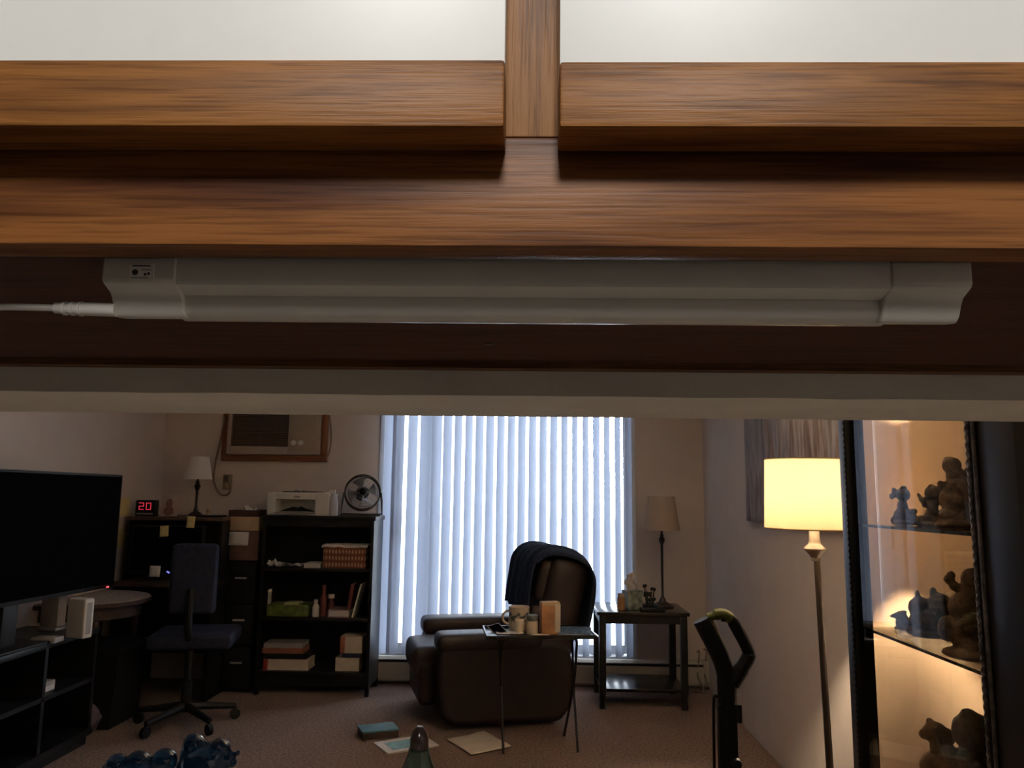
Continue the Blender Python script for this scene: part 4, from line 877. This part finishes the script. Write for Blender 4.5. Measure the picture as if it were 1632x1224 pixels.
note('yellow sticky note stuck to upper middle of the monitor', 255, 270, 838, 855, mY-.004, NOTE, -4)
note('yellow sticky note at the top right corner of the monitor', 297, 311, 823, 841, mY-.006, NOTE, 2)
note('grey sticky note at lower edge of the monitor', 238, 256, 902, 919, mY-.006, PAPER)
# things on the hutch
hY = 5.42
ck = at(231, 806, Y=hY)
cl = thing('alarm_clock', 'black alarm clock with red glowing digits on the hutch', 'clock', (ck.x, hY, dzT), R(-4))
cwid = 16*hY/FPX; chh = at(231, 797, Y=hY).z-dzT
obj('case', MB().box(-cwid, cwid, 0, .06, 0, chh, .008), BLACKM, cl)
RED = mat('red_led', (.2, .01, .01), .4, .02, emit=(1, .06, .10), estr=.55)
def seg7(b, ch_, x, z, w_, h_, t=.005):
    S = {'2': 'abged', '0': 'abcdef', '3': 'abgcd'}[ch_]
    for c in S:
        d = {'a': (0, h_, w_, t), 'd': (0, 0, w_, t), 'g': (0, h_/2, w_, t), 'b': (w_, h_/2, t, h_/2), 'c': (w_, 0, t, h_/2), 'f': (0, h_/2, t, h_/2), 'e': (0, 0, t, h_/2)}[c]
        if c in 'adg': b.box(x, x+w_+t, -.0015, .001, z+d[1]-t/2, z+d[1]+t/2)
        else: b.box(x+d[0], x+d[0]+t, -.0015, .001, z+d[1], z+d[1]+d[3])
b = MB(); seg7(b, '2', -cwid*.62, chh*.42, cwid*.45, chh*.40); seg7(b, '0', cwid*.12, chh*.42, cwid*.45, chh*.40)
obj('digits', b, RED, cl)
obj('button_strip', MB().box(-cwid*.8, cwid*.9, -.004, .002, chh*.1, chh*.22), GREY_PL, cl)
pf = at(268, 815, Y=hY+.06)
pfr = thing('photo_frame', 'small white framed portrait print beside the alarm clock', 'picture', (pf.x, hY+.06, dzT), 0, rot=(R(-8), 0, R(3)))
phz = at(268, 789, Y=hY+.06).z-dzT; phw = 13.5*(hY+.06)/FPX
obj('frame', MB().box(-phw, phw, 0, .012, 0, phz, .002), mat('blush_frame', (.42, .32, .28), .6, .05), pfr)
pm_ = MB().sph((0, -.002, phz*.62), phw*.42, (1, .03, 1.3)).sph((0, -.002, phz*.25), phw*.62, (1, .03, .9)); obj('portrait_print', pm_, mat('sepia_print', (.20, .10, .075), .7, .3, 60), pfr)
tY2 = 5.60
tl = at(313, 800, Y=tY2)
table_lamp('small_table_lamp', 'small unlit lamp with white shade and thin dark stem on the hutch', tl.x, tY2, dzT, 15*tY2/FPX, 22*tY2/FPX, at(313, 764, Y=tY2).z, at(313, 728, Y=tY2).z, DARKWOOD, translucent('white_linen_shade', (.86, .80, .74), (.6, .55, .5), back=.2), None, .05)
tr_ = at(330, 818, Y=5.40)
tro = thing('desk_tray', 'flat dark tray with a tiny ornament at right end of the hutch', 'tray', (tr_.x, 5.42, dzT))
obj('tray', MB().box(-.11, .10, -.05, .08, 0, .014, .004), BLACK, tro)
obj('ornament', MB().lathe([(0, .014), (.018, .014), (.010, .03), (.016, .045), (.006, .062), (0, .066)], 14, close=False), TAN, tro)
# yellow wall notes on the left wall beside the television
for (px, py, h_, lb) in ((199, 808, .12, 'upper yellow note hanging on the wall right of the television'), (190, 858, .12, 'lower yellow note hanging on the wall right of the television')):
    p = at(px, py, X=XL+.004)
    o = obj('wall_note', MB().box(0, .0015, -.07, .07, -h_/2, h_/2), NOTE, loc=(XL+.0005, p.y, p.z), rot=(R(3), 0, 0)); tag(o, lb, 'note')
# filing cabinet with boxes
fY = 5.50
f0, f1 = at(364, 895, Y=fY), at(409, 895, Y=fY)
fcb = thing('filing_cabinet', 'dark filing cabinet squeezed between desk hutch and bookcase', 'cabinet', ((f0.x+f1.x)/2, fY, 0))
fw = (f1.x-f0.x)/2-.003; fzt = at(385, 893, Y=fY).z
obj('carcass', MB().box(-fw, fw, .01, .36, .02, fzt, .003), BLACKM, fcb)
for k in range(3):
    z0_, z1_ = .03+k*(fzt-.04)/3, .02+(k+1)*(fzt-.04)/3
    d_ = obj('drawer', MB().box(-fw+.005, fw-.005, -.006, .012, z0_, z1_, .003), BLACKM, fcb)
    obj('drawer_pull', MB().box(-.04, .04, -.022, -.006, (z0_+z1_)/2+.03, (z0_+z1_)/2+.042, .003), GREY_PL, d_)
zq = fzt
for lb, x0, x1, yt, yb, m, nm in (('brown cardboard box at bottom of the stack beside the bookcase', 365, 411, 847, 892, mat('brown_card', (.11, .065, .05), .8, .2), 'cardboard_box'), ('tan cardboard box in the middle of the stack beside the bookcase', 365, 412, 824, 845, TAN, 'cardboard_box'), ('dark red brown tray topmost of the stack beside the bookcase', 364, 411, 813, 823, mat('red_brown_tray', (.075, .035, .025), .6, .2), 'stacking_tray')):
    a, b_ = at(x0, yb, Y=fY), at(x1, yb, Y=fY); hh = (yb-yt)/FPX*fY
    o = thing(nm, lb, 'box' if 'box' in nm else 'tray', ((a.x+b_.x)/2, fY, zq)); wq = (b_.x-a.x)/2
    if 'box' in nm:
        obj('carton', MB().box(-wq, wq, 0, .3, 0, hh, .003), m, o); obj('lid_flap', MB().box(-wq+.001, -.002, .002, .298, hh, hh+.003).box(.002, wq-.001, .002, .298, hh, hh+.003), m, o)
        zq += hh+.004
    else:
        obj('tray_base', MB().box(-wq, wq, 0, .28, 0, .006).box(-wq, wq, 0, .008, 0, hh).box(-wq, wq, .272, .28, 0, hh).box(-wq, -wq+.008, .008, .272, 0, hh).box(wq-.008, wq, .008, .272, 0, hh), m, o); zt_ = zq
crumple('crumpled_tissue', 'crumpled white tissue lying in the top stacking tray', 389, fY+.07, zt_+.012, .06, .04, .05, PAPER, 5.5, 'tissue')
a, b_ = at(362, 869, Y=fY-.012), at(396, 848, Y=fY-.012)
tag(obj('taped_sheet', MB().grid(lambda u, v: Vector(((u-.5)*(b_.x-a.x), -.008*(1-v)**2, v*(b_.z-a.z))), 3, 5), PAPER, loc=((a.x+b_.x)/2, fY-.004, a.z), mods=(('SOLIDIFY', dict(thickness=.001)),)), 'white sheet hanging on the front of the brown cardboard box', 'paper')

# ------------------------------------------------------------------ office chair
oY = 4.75; oc = at(310, 915, Y=oY)
och = thing('office_chair', 'navy upholstered office chair pulled up to the corner desk', 'chair', (oc.x, oY, 0), R(12))
bz0, bz1 = at(310, 965, Y=oY).z, at(310, 866, Y=oY).z; bwid = 35*oY/FPX
obj('backrest', MB().box(-bwid, bwid, -.05, .04, bz0-.05, bz1, .035, 3), NAVYC, och, smooth=60, mods=SUB)
obj('seat', MB().box(-.24, .24, -.06, .40, .42, .51, .035, 3), NAVYC, och, smooth=60, mods=SUB)
obj('back_bracket', MB().tube(smooth_path([(0, -.06, bz0+.1), (0, -.08, .55), (0, .05, .40)]), .022, 10), BLACKM, och)
obj('gas_lift', MB().lathe([(0, .08), (.03, .08), (.03, .25), (.02, .25), (.02, .42), (0, .42)], 16, close=False), BLACKM, och)
for k in range(5):
    a = R(72*k+20); x, y = math.cos(a)*.28, math.sin(a)*.28
    l_ = obj('leg', MB().tube([(0, .15*0, .11), (x, y, .075)], [.026, .016], 8), BLACKM, och)
    obj('caster', MB().tube([(x-.012*math.sin(a), y+.012*math.cos(a), .03), (x+.012*math.sin(a), y-.012*math.cos(a), .03)], .03, 14).tube([(x, y, .04), (x, y, .08)], .008, 6), BLACKM, l_)

# ------------------------------------------------------------------ television and stand
tA, tB = 4.55, 3.42
tr1, tr0 = at(195, 757, Y=tA), at(178, 935, Y=tA)
tlx = at(0, 850, Y=3.62).x
dxy = Vector((tlx-tr1.x, 3.62-tA, 0)); dxy.normalize(); L = 1.12
ctr = Vector((tr1.x, tA, 0))+dxy*(L/2)
tz0, tz1 = tr0.z, tr1.z
sz_top = .60
ang = math.atan2(-dxy.y, -dxy.x)      # local +x runs towards the far end
tv = thing('television', 'large black flat television facing into the room along the left wall', 'television', (ctr.x, ctr.y, sz_top), ang)
hh0, hh1 = tz0-sz_top, tz1-sz_top
obj('bezel', MB().box(-L/2, L/2, -.005, .045, hh0, hh1, .006), BLACKM, tv)
obj('screen', MB().box(-L/2+.012, L/2-.012, -.0065, -.005, hh0+.022, hh1-.012), SCREEN, tv)
obj('rear_housing', MB().box(-L*.3, L*.3, .045, .08, hh0+.05, hh1-.2, .015), BLACKM, tv)
obj('stand_neck', MB().box(-.30, -.20, .0, .04, .012, hh0+.01, .006), BLACKM, tv)
obj('stand_base', MB().box(-.45, -.05, -.09, .13, 0, .014, .006), BLACKM, tv)
obj('power_light', MB().box(L/2-.075, L/2-.055, -.009, -.005, hh0+.002, hh0+.010, .001), mat('red_standby_led', (.2, .01, .01), .4, .02, emit=(1, .12, .14), estr=1.4), tv)
st = thing('tv_stand', 'black television stand with open lower shelf along the left wall', 'tv stand', (-2.5, 3.95, 0))
sx_, sy0_, sy1_ = (-.24, .17), -.85, .45
obj('top_board', MB().box(sx_[0], sx_[1], sy0_, sy1_, sz_top-.03, sz_top, .004), BLACK, st)
for y in (sy0_, -.02, sy1_-.025): obj('upright', MB().box(sx_[0]+.01, sx_[1]-.01, y, y+.025, .08, sz_top-.03), BLACK, st)
obj('shelf', MB().box(sx_[0]+.01, sx_[1]-.01, sy0_, sy1_, .32, .342), BLACK, st)
obj('bottom_board', MB().box(sx_[0], sx_[1], sy0_, sy1_, .05, .08), BLACK, st); obj('plinth', MB().box(sx_[0]+.02, sx_[1]-.02, sy0_+.02, sy1_-.02, 0, .05), BLACKM, st)
obj('back_panel', MB().box(sx_[0], sx_[0]+.01, sy0_, sy1_, .08, sz_top-.03), BLACKM, st)
rp_ = at(125, 1016, Z=sz_top); rp_.x = max(rp_.x, XL+.06)
rh = 60/FPX*rp_.y
ro = thing('router', 'white upright router box on the television stand', 'router', (rp_.x, rp_.y, sz_top), R(-20))
obj('router_body', MB().box(-.06, .06, -.03, .03, 0, rh, .012, 3), WHITE_PL, ro)
obj('vent_strip', MB().box(.059, .0605, -.015, .015, .02, rh-.02), GREY_PL, ro)
mp2_ = at(77, 1003, Z=sz_top); 
mo2 = thing('modem', 'grey upright modem left of the white router', 'modem', (mp2_.x+.02, mp2_.y, sz_top), R(-12))
obj('modem_body', MB().box(-.055, .055, -.03, .03, .018, .185, .008), mat('warm_grey_plastic', (.26, .23, .21), .5), mo2)
obj('modem_foot', MB().box(-.06, .06, -.04, .04, 0, .016, .004), GREY_PL, mo2)
fp2 = at(82, 1022, Z=sz_top)
tag(box('set_top_box', (-.06, .06, -.04, .04, 0, .025), GREY_PL, None, .004, loc=(fp2.x-.01, fp2.y-.02, sz_top)), 'flat grey set-top box in front of the modem', 'box')
gp = at(66, 1070, Z=.345); gp = Vector((-2.42, at(66, 1070, X=-2.42).y, .342))
gpo = thing('media_player', 'small pale media box on the open shelf of the television stand', 'box', gp)
obj('case', MB().box(-.04, .04, -.06, .06, 0, .05, .004), GREY_PL, gpo); obj('front_panel', MB().box(.04, .043, -.05, .05, .006, .03), PAPER, gpo)
bgx = at(145, 1145, X=-2.40)
bag = obj('crumpled_bag', MB().sph((0, 0, .085), .10, (.8, .75, .9), sub=3), mat('grey_purple_bag', (.13, .10, .13), .4, .5, 20, .8, 40), loc=(-2.44, 4.515, .0), mods=(('DISPLACE', dict(strength=.0)),))
bag.modifiers.clear(); tag(bag, 'crumpled grey and purple bag on the floor at the end of the television stand', 'bag')
for v in bag.data.vertices: v.co += v.co.normalized()*.018*noise.noise(v.co*28)
for v in bag.data.vertices: v.co.z = max(v.co.z, 0)
# half-round side table against the left wall
rt = thing('half_round_table', 'half-round dark side table with painted grey glare on top against the wall behind the television', 'table', (XL+.006, 4.82, 0))
def half(z0, z1, rx, ry, n=28): return MB().prism([(rx*math.sin(math.pi*k/n), -ry*math.cos(math.pi*k/n)) for k in range(n+1)], z0, z1, 'z')
obj('tabletop', half(.675, .697, .455, .375), DESKW, rt)
obj('glare_top', half(.6975, .705, .445, .365), mat('grey_brown_glare', (.30, .26, .24), .9, .25, 60, .6, 300), rt)  # thin layer putting the tabletop's glare into its grey-brown colour
obj('apron', half(.60, .675, .40, .32), DESKW, rt)
for x, y in ((.03, -.28), (.03, .28), (.28, -.24), (.28, .24)): obj('leg', MB().tube([(x, y, 0), (x, y, .60)], [.014, .022], 10), DESKW, rt)
# black tote under the half-round table
to = thing('storage_tote', 'black storage tote with lid under the half-round table', 'tote', (-2.51, 4.79, 0))
obj('tub', MB().prism([(-.15, 0), (.15, 0), (.175, .42), (-.175, .42)], -.16, .18, 'y'), BLACKM, to)
obj('lid', MB().box(-.185, .185, -.17, .19, .42, .45, .006), BLACKM, to)
